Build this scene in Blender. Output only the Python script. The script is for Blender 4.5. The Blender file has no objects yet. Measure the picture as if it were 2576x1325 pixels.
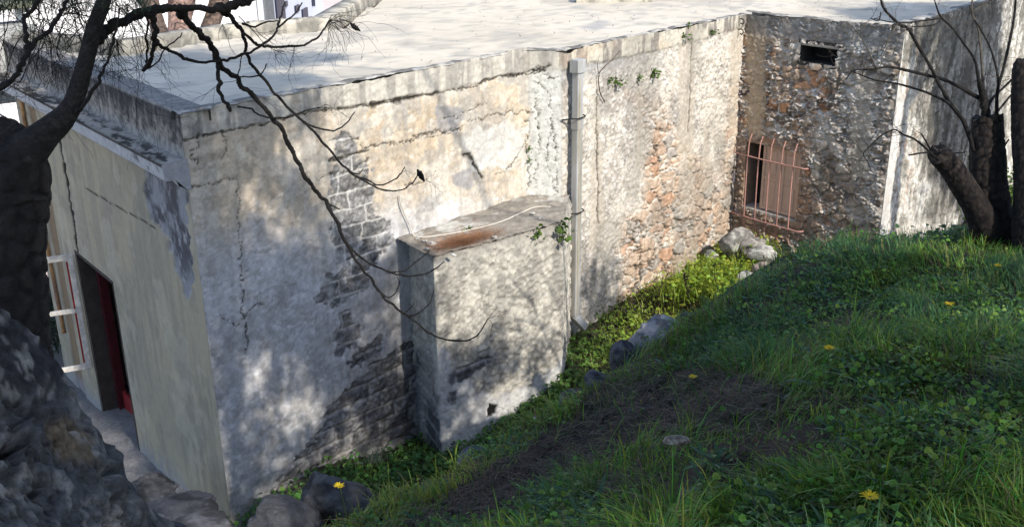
import bpy, math, random
import numpy as np
from math import sin, cos, radians, pi
C = bpy.context.scene
COL = C.collection
# ------------------------------------------------------------------ camera, sky, sun
FP = 2550.0; TH = radians(20.6); RO = radians(0.65)
Fw = np.array([0, cos(TH), -sin(TH)]); R0 = np.array([1., 0, 0]); U0 = np.array([0, sin(TH), cos(TH)])
Rt = cos(RO)*R0 - sin(RO)*U0; Up = sin(RO)*R0 + cos(RO)*U0
cam = bpy.data.cameras.new('camera'); co = bpy.data.objects.new('camera', cam); COL.objects.link(co)
cam.sensor_width = 36.0; cam.lens = 36.0*FP/2576.0; cam.clip_end = 2000; cam.clip_start = 0.05
M = np.eye(4); M[:3, 0] = Rt; M[:3, 1] = Up; M[:3, 2] = -Fw
import mathutils
co.matrix_world = mathutils.Matrix(M.tolist()); C.camera = co
SUN_AZ = radians(144.6); SUN_EL = radians(38)
S = np.array([sin(SUN_AZ)*cos(SUN_EL), cos(SUN_AZ)*cos(SUN_EL), sin(SUN_EL)])
w = bpy.data.worlds.new('World'); C.world = w; w.use_nodes = True
nt = w.node_tree; bg = nt.nodes['Background']
sky = nt.nodes.new('ShaderNodeTexSky'); sky.sky_type = 'NISHITA'; sky.sun_disc = False
sky.sun_elevation = SUN_EL; sky.sun_rotation = SUN_AZ; sky.dust_density = 1.0; sky.ozone_density = 1.0
nt.links.new(sky.outputs[0], bg.inputs[0]); bg.inputs[1].default_value = 0.15
sl = bpy.data.lights.new('sun', 'SUN'); sl.energy = 3.0; sl.angle = radians(0.55); sl.color = (1.0, 0.93, 0.82)
so = bpy.data.objects.new('sun', sl); COL.objects.link(so)
so.rotation_mode = 'QUATERNION'; so.rotation_quaternion = mathutils.Vector(S.tolist()).to_track_quat('Z', 'Y')
so.location = (10, -10, 20)
C.view_settings.view_transform = 'Standard'; C.view_settings.look = 'None'
C.view_settings.exposure = 0.9; C.view_settings.gamma = 1.0
C.cycles.max_bounces = 6; C.cycles.diffuse_bounces = 4; C.cycles.use_denoising = True

# ------------------------------------------------------------------ helpers
def ray(x, y): return Fw + (x-1288)/FP*Rt + (662-y)/FP*Up
def onz(x, y, z): d = ray(x, y); return d*z/d[2]
def at(x, y, dep): return ray(x, y)*dep                    # depth along the view axis
def atY(x, y, Y): d = ray(x, y); return d*Y/d[1]
def onp(x, y, p0, n): d = ray(x, y); return d*(p0@n)/(d@n)
def proj(P):
    w_ = P@Fw; w_ = np.where(np.abs(w_) < 1e-3, 1e-3, w_)
    return 1288+FP*(P@Rt)/w_, 662-FP*(P@Up)/w_
def H(ix, iy, s=0):
    h = (ix.astype(np.int64)*374761393 + iy.astype(np.int64)*668265263 + s*1442695041) & 0xffffffff
    h = ((h ^ (h >> 13))*1274126177) & 0xffffffff
    h = ((h ^ (h >> 16))*2246822519) & 0xffffffff
    return ((h ^ (h >> 15)) & 0xffffff)/float(0xffffff)
def vn(x, y, s=0):
    ix = np.floor(x); iy = np.floor(y); fx = x-ix; fy = y-iy
    fx = fx*fx*fx*(fx*(fx*6-15)+10); fy = fy*fy*fy*(fy*(fy*6-15)+10)
    a = H(ix, iy, s); b = H(ix+1, iy, s); c = H(ix, iy+1, s); d = H(ix+1, iy+1, s)
    return (a+(b-a)*fx)*(1-fy)+(c+(d-c)*fx)*fy
def fbm(x, y, o=4, s=0, g=.5):
    r = 0; a = 1.; t = 0
    for i in range(o):
        r = r+a*vn(x, y, s+i*17); t += a; a *= g; x = x*2.03+5.1; y = y*2.03+9.7
    return r/t
def vor(x, y, s=0, j=.9):
    ix = np.floor(x); iy = np.floor(y); f1 = np.full(x.shape, 9.); f2 = f1.copy(); cid = np.zeros(x.shape)
    for dx in (-1, 0, 1):
        for dy in (-1, 0, 1):
            cx = ix+dx; cy = iy+dy
            px = cx+.5+(H(cx, cy, s)-.5)*j; py = cy+.5+(H(cx, cy, s+7)-.5)*j
            d = np.hypot(x-px, y-py); idv = H(cx, cy, s+13)
            c = d < f1; f2 = np.where(c, f1, np.minimum(f2, d)); cid = np.where(c, idv, cid); f1 = np.where(c, d, f1)
    return f1, f2, cid
def ss(a, b, x): t = np.clip((x-a)/(b-a), 0, 1); return t*t*(3-2*t)
def polyd(x, y, P):                                         # signed distance, >0 inside
    P = np.array(P, float); ins = np.zeros(x.shape, bool); d = np.full(x.shape, 1e9)
    n = len(P)
    for i in range(n):
        a = P[i]; b = P[(i+1) % n]
        c = ((a[1] > y) != (b[1] > y)) & (x < (b[0]-a[0])*(y-a[1])/(b[1]-a[1]+1e-9)+a[0]); ins ^= c
        ab = b-a; t = np.clip(((x-a[0])*ab[0]+(y-a[1])*ab[1])/(ab@ab), 0, 1)
        d = np.minimum(d, np.hypot(x-a[0]-t*ab[0], y-a[1]-t*ab[1]))
    return np.where(ins, d, -d)
def lined(x, y, P):
    d = np.full(x.shape, 1e9)
    for a, b in zip(P[:-1], P[1:]):
        a = np.array(a, float); b = np.array(b, float); ab = b-a
        t = np.clip(((x-a[0])*ab[0]+(y-a[1])*ab[1])/(ab@ab), 0, 1)
        d = np.minimum(d, np.hypot(x-a[0]-t*ab[0], y-a[1]-t*ab[1]))
    return d
def mix(a, b, t): t = t[..., None]; return a*(1-t)+np.array(b)*t

def mesh(name, V, Fs, mat, parent=None, col=None, smooth=True, link=True):
    """V (n,3); Fs: list of index arrays, each (m,k)."""
    me = bpy.data.meshes.new(name); V = np.asarray(V, np.float32)
    if not isinstance(Fs, (list, tuple)): Fs = [Fs]
    Fs = [np.asarray(f, np.int32) for f in Fs if len(f)]
    me.vertices.add(len(V)); me.vertices.foreach_set('co', V.ravel())
    tot = np.concatenate([f.ravel() for f in Fs]); cnt = np.concatenate([np.full(len(f), f.shape[1], np.int32) for f in Fs])
    me.loops.add(len(tot)); me.loops.foreach_set('vertex_index', tot)
    st = np.concatenate([[0], np.cumsum(cnt)[:-1]]).astype(np.int32)
    me.polygons.add(len(cnt)); me.polygons.foreach_set('loop_start', st)
    me.polygons.foreach_set('use_smooth', np.full(len(cnt), smooth))
    me.update(calc_edges=True); me.validate()
    if col is not None:
        ca = me.color_attributes.new('Col', 'FLOAT_COLOR', 'POINT')
        c4 = np.ones((len(V), 4), np.float32); c4[:, :3] = col; ca.data.foreach_set('color', c4.ravel())
    me.materials.append(mat)
    o = bpy.data.objects.new(name, me)
    if link: COL.objects.link(o)
    if parent is not None: o.parent = parent
    return o
def tag(o, label=None, cat=None, group=None, kind=None):
    if label: o['label'] = label
    if cat: o['category'] = cat
    if group: o['group'] = group
    if kind: o['kind'] = kind
    return o
def empty(name, loc=(0, 0, 0)):
    o = bpy.data.objects.new(name, None); o.empty_display_size = .2; COL.objects.link(o)
    o.location = [float(v) for v in loc]; return o
def rebase(root, loc):                                       # put the root at its base, children stay where they are
    loc = mathutils.Vector([float(v) for v in loc]); root.location = loc
    for c in root.children: c.location = c.location-loc
def grid_faces(nu, nv, keep=None, flip=False):
    i = np.arange(nu-1)[:, None]*nv+np.arange(nv-1)[None, :]
    q = np.stack([i, i+nv, i+nv+1, i+1], -1).reshape(-1, 4)
    if flip: q = q[:, ::-1]
    return q if keep is None else q[keep.reshape(-1)]
def box(name, P, mat, parent=None, col=None, sub=0.0, smooth=False):
    """box from 4 plan points (x,y) list and z0,z1"""
    pts, z0, z1 = P; n = len(pts)
    V = [(*p, z0) for p in pts]+[(*p, z1) for p in pts]
    me = bpy.data.meshes.new(name)
    F = [list(range(n))[::-1], list(range(n, 2*n))]+[[i, (i+1) % n, n+(i+1) % n, n+i] for i in range(n)]
    me.from_pydata([tuple(float(c) for c in v) for v in V], [], F); me.materials.append(mat); me.update()
    o = bpy.data.objects.new(name, me); COL.objects.link(o)
    if parent is not None: o.parent = parent
    if sub > 0:
        b = o.modifiers.new('b', 'BEVEL'); b.width = sub; b.segments = 2
    return o
def obox(name, c, ax, ay, az_, sx, sy, sz, mat, parent=None, bev=0.0):
    c = np.array(c, float); V = []
    for k in (-1, 1):
        for (i, j) in ((-1, -1), (1, -1), (1, 1), (-1, 1)):
            V.append(c+np.array(ax)*i*sx/2+np.array(ay)*j*sy/2+np.array(az_)*k*sz/2)
    F = [[3, 2, 1, 0], [4, 5, 6, 7], [0, 1, 5, 4], [1, 2, 6, 5], [2, 3, 7, 6], [3, 0, 4, 7]]
    me = bpy.data.meshes.new(name); me.from_pydata([tuple(map(float, v)) for v in V], [], F); me.materials.append(mat); me.update()
    o = bpy.data.objects.new(name, me); COL.objects.link(o)
    if parent is not None: o.parent = parent
    if bev:
        b = o.modifiers.new('b', 'BEVEL'); b.width = bev; b.segments = 2
    return o
def crom(P, n=6):
    P = np.array(P, float); Q = np.vstack([2*P[0]-P[1], P, 2*P[-1]-P[-2]]); out = []
    for i in range(1, len(Q)-2):
        for k in range(n):
            t = k/n; a, b, c, d = Q[i-1:i+3]
            out.append(.5*((2*b)+(-a+c)*t+(2*a-5*b+4*c-d)*t*t+(-a+3*b-3*c+d)*t**3))
    out.append(Q[-2]); return np.array(out)
def tubes(paths, sides=7, rough=0.0, seed=0, n=5):
    """paths: list of (points (k,3), radii (k)) -> V, F(list)"""
    Vs = []; Fs = []; Ts = []; off = 0; rg = np.random.RandomState(seed)
    for P, r in paths:
        PR = crom(np.column_stack([P, r]), n) if len(P) > 1 else None
        P = PR[:, :3]; r = np.maximum(PR[:, 3], .0006); m = len(P)
        T = np.gradient(P, axis=0); T /= np.linalg.norm(T, axis=1)[:, None]+1e-9
        a = np.array([.31, .17, .93]) if abs(T[0, 2]) < .8 else np.array([1., 0, 0.1])
        N = np.cross(T, a); N /= np.linalg.norm(N, axis=1)[:, None]+1e-9; B = np.cross(T, N)
        th = np.arange(sides)/sides*2*pi
        rr = r[:, None]*(1+rough*(rg.rand(m, sides)-.5)*2)*(1+rough*(rg.rand(m, 1)-.5)*1.3)
        V = P[:, None]+rr[..., None]*(np.cos(th)[None, :, None]*N[:, None]+np.sin(th)[None, :, None]*B[:, None])
        i = np.arange(m-1)[:, None]*sides; j = np.arange(sides)[None]; j2 = (j+1) % sides
        q = np.stack([i+j, i+j2, i+sides+j2, i+sides+j], -1).reshape(-1, 4)+off
        Fs.append(q); V = V.reshape(-1, 3)
        V = np.vstack([V, P[0], P[-1]+T[-1]*r[-1]*.4]); c0 = off+m*sides; jj = np.arange(sides)
        Ts.append(np.stack([off+(jj+1) % sides, off+jj, np.full(sides, c0)], -1))
        e = off+(m-1)*sides; Ts.append(np.stack([e+jj, e+(jj+1) % sides, np.full(sides, c0+1)], -1))
        Vs.append(V); off += len(V)
    return np.vstack(Vs), [np.vstack(Fs), np.vstack(Ts)]

# ------------------------------------------------------------------ materials
def mat(name, base=(.5, .5, .5), rough=.9, attr=False, var=.25, vscale=8., bump=.3, bscale=60., bdist=.01, spec=.25,
        transl=0.0, metal=0.0, b2=None, stretch=None):
    m = bpy.data.materials.new(name); m.use_nodes = True; n = m.node_tree; L = n.links
    bs = n.nodes['Principled BSDF']; bs.inputs['Roughness'].default_value = rough
    bs.inputs['Specular IOR Level'].default_value = spec; bs.inputs['Metallic'].default_value = metal
    tc = n.nodes.new('ShaderNodeTexCoord'); src = tc.outputs['Object']
    if stretch:
        mp = n.nodes.new('ShaderNodeMapping'); mp.inputs['Scale'].default_value = stretch; L.new(src, mp.inputs[0]); src = mp.outputs[0]
    no = n.nodes.new('ShaderNodeTexNoise'); no.inputs['Scale'].default_value = vscale; no.inputs['Detail'].default_value = 7
    no.inputs['Roughness'].default_value = .65; L.new(src, no.inputs['Vector'])
    mr = n.nodes.new('ShaderNodeMapRange'); mr.inputs[1].default_value = .3; mr.inputs[2].default_value = .7
    mr.inputs[3].default_value = 1-var; mr.inputs[4].default_value = 1+var; L.new(no.outputs[0], mr.inputs[0])
    if attr:
        a = n.nodes.new('ShaderNodeAttribute'); a.attribute_name = 'Col'; cs = a.outputs['Color']
    else:
        rgb = n.nodes.new('ShaderNodeRGB'); rgb.outputs[0].default_value = (*base, 1); cs = rgb.outputs[0]
        if b2:
            mx2 = n.nodes.new('ShaderNodeMix'); mx2.data_type = 'RGBA'; L.new(cs, mx2.inputs['A']); mx2.inputs['B'].default_value = (*b2, 1)
            n2 = n.nodes.new('ShaderNodeTexNoise'); n2.inputs['Scale'].default_value = vscale*.37; n2.inputs['Detail'].default_value = 6
            L.new(src, n2.inputs['Vector']); m2 = n.nodes.new('ShaderNodeMapRange'); m2.inputs[1].default_value = .42; m2.inputs[2].default_value = .6
            L.new(n2.outputs[0], m2.inputs[0]); L.new(m2.outputs[0], mx2.inputs['Factor']); cs = mx2.outputs['Result']
    vm = n.nodes.new('ShaderNodeVectorMath'); vm.operation = 'SCALE'; L.new(cs, vm.inputs[0]); L.new(mr.outputs[0], vm.inputs['Scale'])
    L.new(vm.outputs[0], bs.inputs['Base Color'])
    if bump:
        nb = n.nodes.new('ShaderNodeTexNoise'); nb.inputs['Scale'].default_value = bscale; nb.inputs['Detail'].default_value = 8
        nb.inputs['Roughness'].default_value = .7; L.new(src, nb.inputs['Vector'])
        bp = n.nodes.new('ShaderNodeBump'); bp.inputs['Strength'].default_value = bump; bp.inputs['Distance'].default_value = bdist
        L.new(nb.outputs[0], bp.inputs['Height']); L.new(bp.outputs[0], bs.inputs['Normal'])
    if transl:
        tr = n.nodes.new('ShaderNodeBsdfTranslucent'); L.new(vm.outputs[0], tr.inputs[0])
        ms = n.nodes.new('ShaderNodeMixShader'); ms.inputs[0].default_value = transl
        L.new(bs.outputs[0], ms.inputs[1]); L.new(tr.outputs[0], ms.inputs[2]); L.new(ms.outputs[0], n.nodes['Material Output'].inputs[0])
    return m
MW = mat('old_wall', attr=True, spec=.03, rough=1.0, var=.22, vscale=14, bump=.26, bscale=45, bdist=.012)
MWs = mat('yellow_render', attr=True, spec=.05, var=.08, vscale=12, bump=.25, bscale=60, bdist=.004)
MROOF = mat('roof_screed', attr=True, spec=.04, rough=1.0, var=.07, vscale=5, bump=.15, bscale=30, bdist=.006)
MSOIL = mat('soil', attr=True, var=.35, vscale=22, bump=.8, bscale=50, bdist=.03)
MLEAF = mat('leaf', attr=True, var=.2, vscale=30, bump=0, rough=.5, spec=.35, transl=.3)
MBARK = mat('bark', (.035, .030, .026), var=.45, vscale=18, bump=1.0, bscale=26, bdist=.03, b2=(.075, .06, .05))
MBARKL = mat('limb_bark', (.013, .012, .012), var=.4, vscale=30, bump=.6, bscale=60, bdist=.01)
MTWIG = mat('grey_twig', (.075, .066, .055), var=.4, vscale=30, bump=.4, bscale=80, bdist=.005)
MROCK = mat('limestone', attr=True, var=.35, vscale=16, bump=.9, bscale=38, bdist=.02)
MRUIN = mat('rubble_face', attr=True, spec=.1, var=.5, vscale=24, bump=1.0, bscale=20, bdist=.05)
MPIPE = mat('pipe_plastic', (.40, .41, .42), rough=.5, var=.2, stretch=(6, 6, .7), b2=(.30, .295, .27), vscale=3, bump=.05, bscale=20, spec=.5)
MPIPY = mat('pipe_seam', (.45, .38, .25), rough=.6, var=.2, bump=0)
MBLK = mat('black_band', (.02, .02, .02), rough=.5, var=.1, bump=0)
MCABLE = mat('cable', (.55, .52, .46), rough=.6, var=.1, bump=0)
MIRON = mat('pink_iron', (.42, .23, .195), rough=.6, var=.3, vscale=40, bump=.3, bscale=90, bdist=.003)
MSHUT = mat('brown_shutter', (.58, .42, .33), rough=.6, var=.1, vscale=10, bump=.1, bscale=50, bdist=.003)
MDARK = mat('dark_room', (.012, .012, .014), rough=.9, var=.1, bump=0)
MRED = mat('dark_red_paint', (.055, .010, .013), rough=.5, var=.25, vscale=9, bump=.1)
MREDB = mat('red_paint', (.22, .018, .022), rough=.6, var=.3, vscale=14, bump=.2)
MWOOD = mat('weathered_white_wood', (.50, .48, .45), rough=.7, var=.3, vscale=14, bump=.4, bscale=40, bdist=.004)
MORNG = mat('rust_metal', (.42, .24, .10), rough=.7, var=.4, vscale=7, bump=.2, b2=(.20, .12, .08))
MHOUSE = mat('white_house', (.80, .80, .80), var=.04, vscale=.6, bump=.1, bscale=5)
MHOUSE2 = mat('pale_blue_house', (.50, .53, .60), var=.04, vscale=.6, bump=.1, bscale=5)
MNAVY = mat('dark_opening', (.02, .025, .05), rough=.4, var=.1, bump=0)
MPAVE = mat('pink_paving', (.62, .50, .46), var=.08, vscale=1.2, bump=.1, bscale=6)
MNEED = mat('pine_needle', (.04, .06, .022), rough=.6, var=.3, vscale=8, bump=0)
MFLOW = mat('yellow_petal', (.75, .55, .02), rough=.6, var=.15, vscale=60, bump=0, transl=.25)
MSTEM = mat('flower_stem', (.07, .12, .03), rough=.6, var=.2, bump=0)
MDRY = mat('dry_stalk', (.07, .05, .035), rough=.8, var=.3, bump=0)

# ------------------------------------------------------------------ plan of the house, surveyed
ZR = -2.0
def unit(v): v = np.array(v, float); return v/np.linalg.norm(v)
def azd(d): a = radians(d); return np.array([sin(a), cos(a), 0.])
dA = unit(onz(1385, 115, ZR)-onz(475, 280, ZR)); pA = onz(475, 280, ZR)-dA*.1; pA[2] = 0; nA = np.array([dA[1], -dA[0], 0])
pA1 = pA+dA*4.90
cB = onz(1430, 124, ZR); eB = onz(1876, 36, ZR); dB = unit(eB-cB); cB = cB-dB*.1; cB[2] = 0; eB[2] = 0; nB = np.array([dB[1], -dB[0], 0])
dR = azd(141.5); nR = azd(231.5); gR = eB+dR*2.77
dD = azd(41.45); nD = azd(131.45); hD = gR+dD*11.0
dL = azd(-38.5); nL = azd(231.5); kL = pA+dL*6.35
XY = lambda v: (float(v[0]), float(v[1]))

def wall_path(name, pts, nrm, zt, zb, step, fn, material, parent, holes=()):
    """vertical wall along plan path; fn(u,z,px,py)->(disp,color). holes: u0,u1,z0,z1"""
    pts = [np.array([p[0], p[1]]) for p in pts]; seg = [np.linalg.norm(b-a) for a, b in zip(pts[:-1], pts[1:])]
    cu = np.concatenate([[0], np.cumsum(seg)]); nu = int(cu[-1]/step)+2; u = np.linspace(0, cu[-1], nu)
    X = np.interp(u, cu, [p[0] for p in pts]); Y = np.interp(u, cu, [p[1] for p in pts])
    k = np.clip(np.searchsorted(cu, u, 'right')-1, 0, len(seg)-1); N = np.array(nrm)[k][:, :2]
    if len(seg) > 1:                                             # blend normals a little at the kinks
        for _ in range(4): N[1:-1] = (N[:-2]+N[1:-1]*2+N[2:])/4
    N = N/np.linalg.norm(N, axis=1)[:, None]
    ztop = zt(u) if callable(zt) else np.full(nu, zt); zbot = zb(u) if callable(zb) else np.full(nu, zb)
    nv = int((ztop.max()-zbot.min())/step)+2; v = np.linspace(0, 1, nv)
    Z = zbot[:, None]+(ztop-zbot)[:, None]*v[None]; Ug = np.repeat(u[:, None], nv, 1)
    P = np.stack([np.repeat(X[:, None], nv, 1), np.repeat(Y[:, None], nv, 1), Z], -1)
    px, py = proj(P); d, c = fn(Ug, Z, px, py)
    P[..., 0] += N[:, None, 0]*d; P[..., 1] += N[:, None, 1]*d
    keep = None
    if holes:
        uc = (Ug[:-1, :-1]+Ug[1:, 1:])/2; zc = (Z[:-1, :-1]+Z[1:, 1:])/2; keep = np.ones(uc.shape, bool)
        for (a, b, z0, z1) in holes: keep &= ~((uc > a) & (uc < b) & (zc > z0) & (zc < z1))
    o = mesh(name, P.reshape(-1, 3), grid_faces(nu, nv, keep), material, parent, c.reshape(-1, 3))
    return o

GREY = [.25, .24, .225]; DARK = [.07, .07, .068]; CREAM = [.56, .50, .41]; OCHRE = [.50, .37, .23]; LIME = [.60, .59, .56]
BLOCK = [.135, .135, .14]; STONE = [.42, .29, .21]; STONE2 = [.34, .31, .28]

def blocks(u, z, s, bh=.20, bl=.46):
    """coursed blocks: mortar mask 0..1 (1 = joint), id"""
    u = u+(fbm(u*3, z*3, 3, s+1)-.5)*.05; z = z+(fbm(u*3, z*3, 3, s+2)-.5)*.05
    r = np.floor(z/bh); uu = u/bl+.5*(r % 2)+H(r, r*0, s)*.4; ci = np.floor(uu)
    fu = (uu-ci)*bl; fz = (z/bh-r)*bh
    e = np.minimum(np.minimum(fu, bl-fu), np.minimum(fz, bh-fz)); return e, H(ci, r, s+3)
def rubble(u, z, s, sc=.17):
    x = u/sc+(fbm(u*5, z*5, 5, s, .6)-.5)*.95; y = z/(sc*.62)+(fbm(u*5, z*5, 5, s+4, .6)-.5)*.95
    f1, f2, cid = vor(x, y, s); f3, f4, c3 = vor(x*2.1+3, y*2.1, s+50)
    small = cid > .72
    e = np.where(small, (f4-f3)*.5, f2-f1); cid = np.where(small, c3, cid)
    return e, cid

def crack(px, py, line, w_, s, jit=14, amp=1.):
    jx = (fbm(px*.06, py*.06, 6, s, .7)-.5)*jit*1.3; jy = (fbm(px*.06, py*.06, 6, s+5, .7)-.5)*jit*1.3
    d = lined(px+jx, py+jy, line); wv = w_*(.15+1.25*fbm(px*.05, py*.05, 4, s+9, .7)**1.5*1.6)
    return np.clip(1-d/wv, 0, 1)*amp
def pm(px, py, P, soft=12, jit=40, s=0, fr=.02):
    j = (fbm(px*fr, py*fr, 5, s)-.5)*jit*2
    return ss(-soft/2, soft/2, polyd(px, py, P)+j)

def fn_front(u, z, px, py):
    n1 = fbm(u*1.3, z*1.3, 5, 3); n2 = fbm(u*5, z*5, 5, 8); n3 = fbm(u*18, z*18, 4, 12); n4 = fbm(u*40, z*40, 3, 15)
    col = np.ones(u.shape+(3,))*np.array(LIME)
    # --- section A, painted plaster
    col = mix(col, CREAM, ss(.42, .58, n1)*.85)
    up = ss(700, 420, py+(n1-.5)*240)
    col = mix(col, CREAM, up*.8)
    oc = ss(.46, .62, fbm(u*.9+7, z*1.8, 5, 31))*ss(640, 300, py)*ss(620, 820, px)*ss(1330, 1230, px)
    col = mix(col, OCHRE, oc*.42)
    oc2 = ss(.5, .6, fbm(u*6, z*2.2, 5, 37))*ss(640, 300, py)*ss(1330, 1230, px)
    col = mix(col, [.44, .31, .19], oc2*.38)
    grd = ss(.52, .66, fbm(u*2.2, z*1.1, 5, 44)); col = mix(col, [.30, .27, .235], grd*.55*ss(700, 300, py))
    flake = ss(.5, .515, fbm(u*2.6, z*2.6, 6, 61)); col = mix(col, [.52, .51, .50], flake*.55*ss(350, 600, py))
    fa = fbm(u*3.1, z*3.1, 7, 62, .62); fb = fbm(u*4.3+7, z*5.1, 7, 64, .62); fc = fbm(u*2.1+3, z*1.7, 7, 66, .6); fd = fbm(u*8, z*8, 5, 68, .6)
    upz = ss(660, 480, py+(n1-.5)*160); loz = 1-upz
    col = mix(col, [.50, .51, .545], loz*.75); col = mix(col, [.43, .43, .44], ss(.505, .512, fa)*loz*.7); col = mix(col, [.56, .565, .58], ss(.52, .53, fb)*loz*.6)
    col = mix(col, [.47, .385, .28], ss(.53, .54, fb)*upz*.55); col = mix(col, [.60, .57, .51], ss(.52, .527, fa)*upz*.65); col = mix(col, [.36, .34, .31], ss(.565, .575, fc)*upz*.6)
    col = mix(col, [.33, .315, .29], ss(.55, .62, fd)*.4); lipf = (ss(.495, .512, fa)-ss(.512, .53, fa)); 
    wz = ss(900, 700, px)*ss(700, 520, py+(n1-.5)*200); col = mix(col, [.50, .42, .325], wz*(.35+.45*ss(.45, .6, fc))); col = mix(col, [.33, .28, .22], wz*ss(.52, .6, fb)*.4)
    st = ss(.5, .7, fbm(u*14, z*1.1, 4, 71)); col = mix(col, GREY, st*.25)
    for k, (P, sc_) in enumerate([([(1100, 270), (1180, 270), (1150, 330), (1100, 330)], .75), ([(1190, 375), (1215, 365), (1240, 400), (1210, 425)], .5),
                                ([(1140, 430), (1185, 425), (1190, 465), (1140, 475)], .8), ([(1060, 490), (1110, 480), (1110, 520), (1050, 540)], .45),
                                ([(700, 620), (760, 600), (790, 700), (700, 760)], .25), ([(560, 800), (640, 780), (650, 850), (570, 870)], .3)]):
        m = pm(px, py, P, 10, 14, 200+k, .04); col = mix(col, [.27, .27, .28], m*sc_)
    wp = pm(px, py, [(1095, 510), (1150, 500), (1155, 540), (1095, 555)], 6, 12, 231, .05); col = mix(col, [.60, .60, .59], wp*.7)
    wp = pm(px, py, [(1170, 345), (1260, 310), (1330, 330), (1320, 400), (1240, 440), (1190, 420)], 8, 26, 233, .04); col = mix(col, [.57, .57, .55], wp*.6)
    d = (n1-.5)*.03+(n2-.5)*.012+(n3-.5)*.006-ss(.505, .512, fa)*.004-ss(.53, .54, fb)*.004+(fd-.5)*.004
    # parapet band above the long crack
    bl = np.interp(px, [440, 500, 640, 780, 940, 1080, 1250, 1350, 1420], [358, 344, 316, 280, 258, 236, 195, 176, 170])
    isA = px < 1405
    band = ss(4, -4, py-bl)*isA
    bc = mix(np.ones(u.shape+(3,))*np.array([.50, .475, .42]), [.33, .31, .28], ss(.42, .62, fbm(u*10, z*1.3, 5, 81)))
    bc = mix(bc, [.14, .135, .13], ss(.5, .68, fbm(u*7, z*2.4, 5, 83))*ss(800, 480, px)*.9)
    col = col*(1-band[..., None])+bc*band[..., None]; d = d+band*.010
    # block patches
    bm = np.zeros(u.shape)
    for k, P in enumerate([[(846, 330), (880, 338), (905, 390), (935, 430), (945, 520), (925, 590), (900, 640), (845, 650), (832, 560), (828, 450), (838, 380)],
              [(835, 560), (960, 540), (990, 600), (940, 660), (850, 670)],
              [(785, 745), (830, 690), (900, 655), (945, 655), (925, 720), (850, 765), (795, 765)],
              [(840, 830), (900, 800), (905, 860), (850, 895)], [(880, 890), (960, 850), (970, 900), (880, 930)], [(855, 790), (880, 780), (885, 815), (858, 815)],
              [(1045, 845), (1045, 1080), (1010, 1105), (930, 1135), (850, 1165), (760, 1205), (690, 1265), (670, 1255), (730, 1180), (790, 1090), (840, 1010), (900, 950), (960, 900)]]):
        bm = np.maximum(bm, pm(px, py, P, 4, 22 if k != 5 else 8, 300+k*9, .045))
    e, cid = blocks(u, z, 5); lowb = ss(780, 900, py); j = ss(.006, .006+.008+.014*lowb, e+(n3-.5)*.014)
    bcol = np.array([.235, .23, .225])*(1-lowb[..., None])+np.array([.19, .19, .198])*lowb[..., None]; bcol = bcol*(.72+.5*cid+(n3-.5)*.9+(n4-.5)*.9)[..., None]; bcol = mix(bcol, [.09, .09, .092], ss(.56, .66, fbm(u*9, z*12, 5, 92))*.6)
    bm = bm*(1-ss(.56, .58, fbm(u*5, z*6, 6, 93, .62))*(1-lowb)*.5)
    bcol = bcol*j[..., None]+(np.array([.50, .49, .47])*(1-lowb[..., None])+np.array([.30, .295, .29])*lowb[..., None])*(1-j)[..., None]*(.6+.8*n3)[..., None]
    low = ss(760, 900, py); spots = ss(.62, .7, fbm(u*3.2, z*5, 4, 91))*ss(1000, 1080, px*0+py+px*.3-260)*isA
    col = col*(1-bm[..., None])+bcol*bm[..., None]
    d = d-bm*(.010+.012*lowb)+bm*j*(.004+(.006+.014*cid)*lowb)+bm*(n3-.5)*.030-bm*ss(.62, .8, n2)*.02
    # base dirt
    bz = ss(-6.1, -6.6, z+(n2-.5)*.5); col = mix(col, [.16, .15, .14], bz*.6*isA)
    # corner darker
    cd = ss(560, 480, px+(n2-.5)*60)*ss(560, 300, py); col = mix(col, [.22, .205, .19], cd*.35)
    # cracks
    ck = crack(px, py, [(445, 352), (480, 350), (500, 343), (560, 331), (640, 318), (700, 300), (780, 282), (860, 275)], 3.4, 401, 16)
    ck = np.maximum(ck, crack(px, py, [(850, 277), (940, 262), (1010, 247), (1080, 237), (1160, 226)], 4.5, 402, 14))
    ck = np.maximum(ck, crack(px, py, [(935, 264), (990, 256), (1060, 238)], 9, 403, 12))
    ck = np.maximum(ck, crack(px, py, [(1150, 228), (1250, 192), (1300, 188), (1380, 165)], 4, 404, 20))
    ck = np.maximum(ck, crack(px, py, [(1270, 190), (1330, 185), (1370, 172)], 5, 405, 20))
    ck = np.maximum(ck, crack(px, py, [(1168, 388), (1185, 388), (1195, 415), (1214, 446)], 7, 406, 8))
    ck = np.maximum(ck, crack(px, py, [(830, 405), (900, 385), (930, 380)], 5, 407, 12))
    for k, ln in enumerate([[(880, 340), (920, 370), (1000, 362), (1060, 350), (1110, 330)], [(1080, 345), (1130, 335), (1200, 300), (1260, 285), (1340, 280)],
              [(1040, 345), (1100, 330), (1160, 325)], [(1330, 300), (1325, 380), (1335, 440), (1325, 485)], [(1345, 200), (1380, 230), (1390, 300), (1375, 400), (1400, 480)],
              [(1330, 340), (1300, 400), (1250, 440)], [(1360, 170), (1390, 200), (1415, 190)], [(495, 340), (498, 370), (480, 390), (500, 410)], [(560, 335), (570, 370), (560, 400)],
              [(475, 470), (530, 465), (590, 450)], [(598, 450), (603, 560), (612, 760), (622, 900)], [(560, 800), (600, 820), (640, 770), (665, 765)], [(930, 400), (880, 430), (800, 450)],
              [(1350, 250), (1360, 350), (1345, 450)], [(1385, 300), (1405, 420), (1390, 520)], [(1100, 430), (1060, 460), (1010, 470)], [(1220, 260), (1160, 290), (1120, 300)]]):
        ck = np.maximum(ck, crack(px, py, ln, 2.6, 420+k*3, 22, .8))
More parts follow.
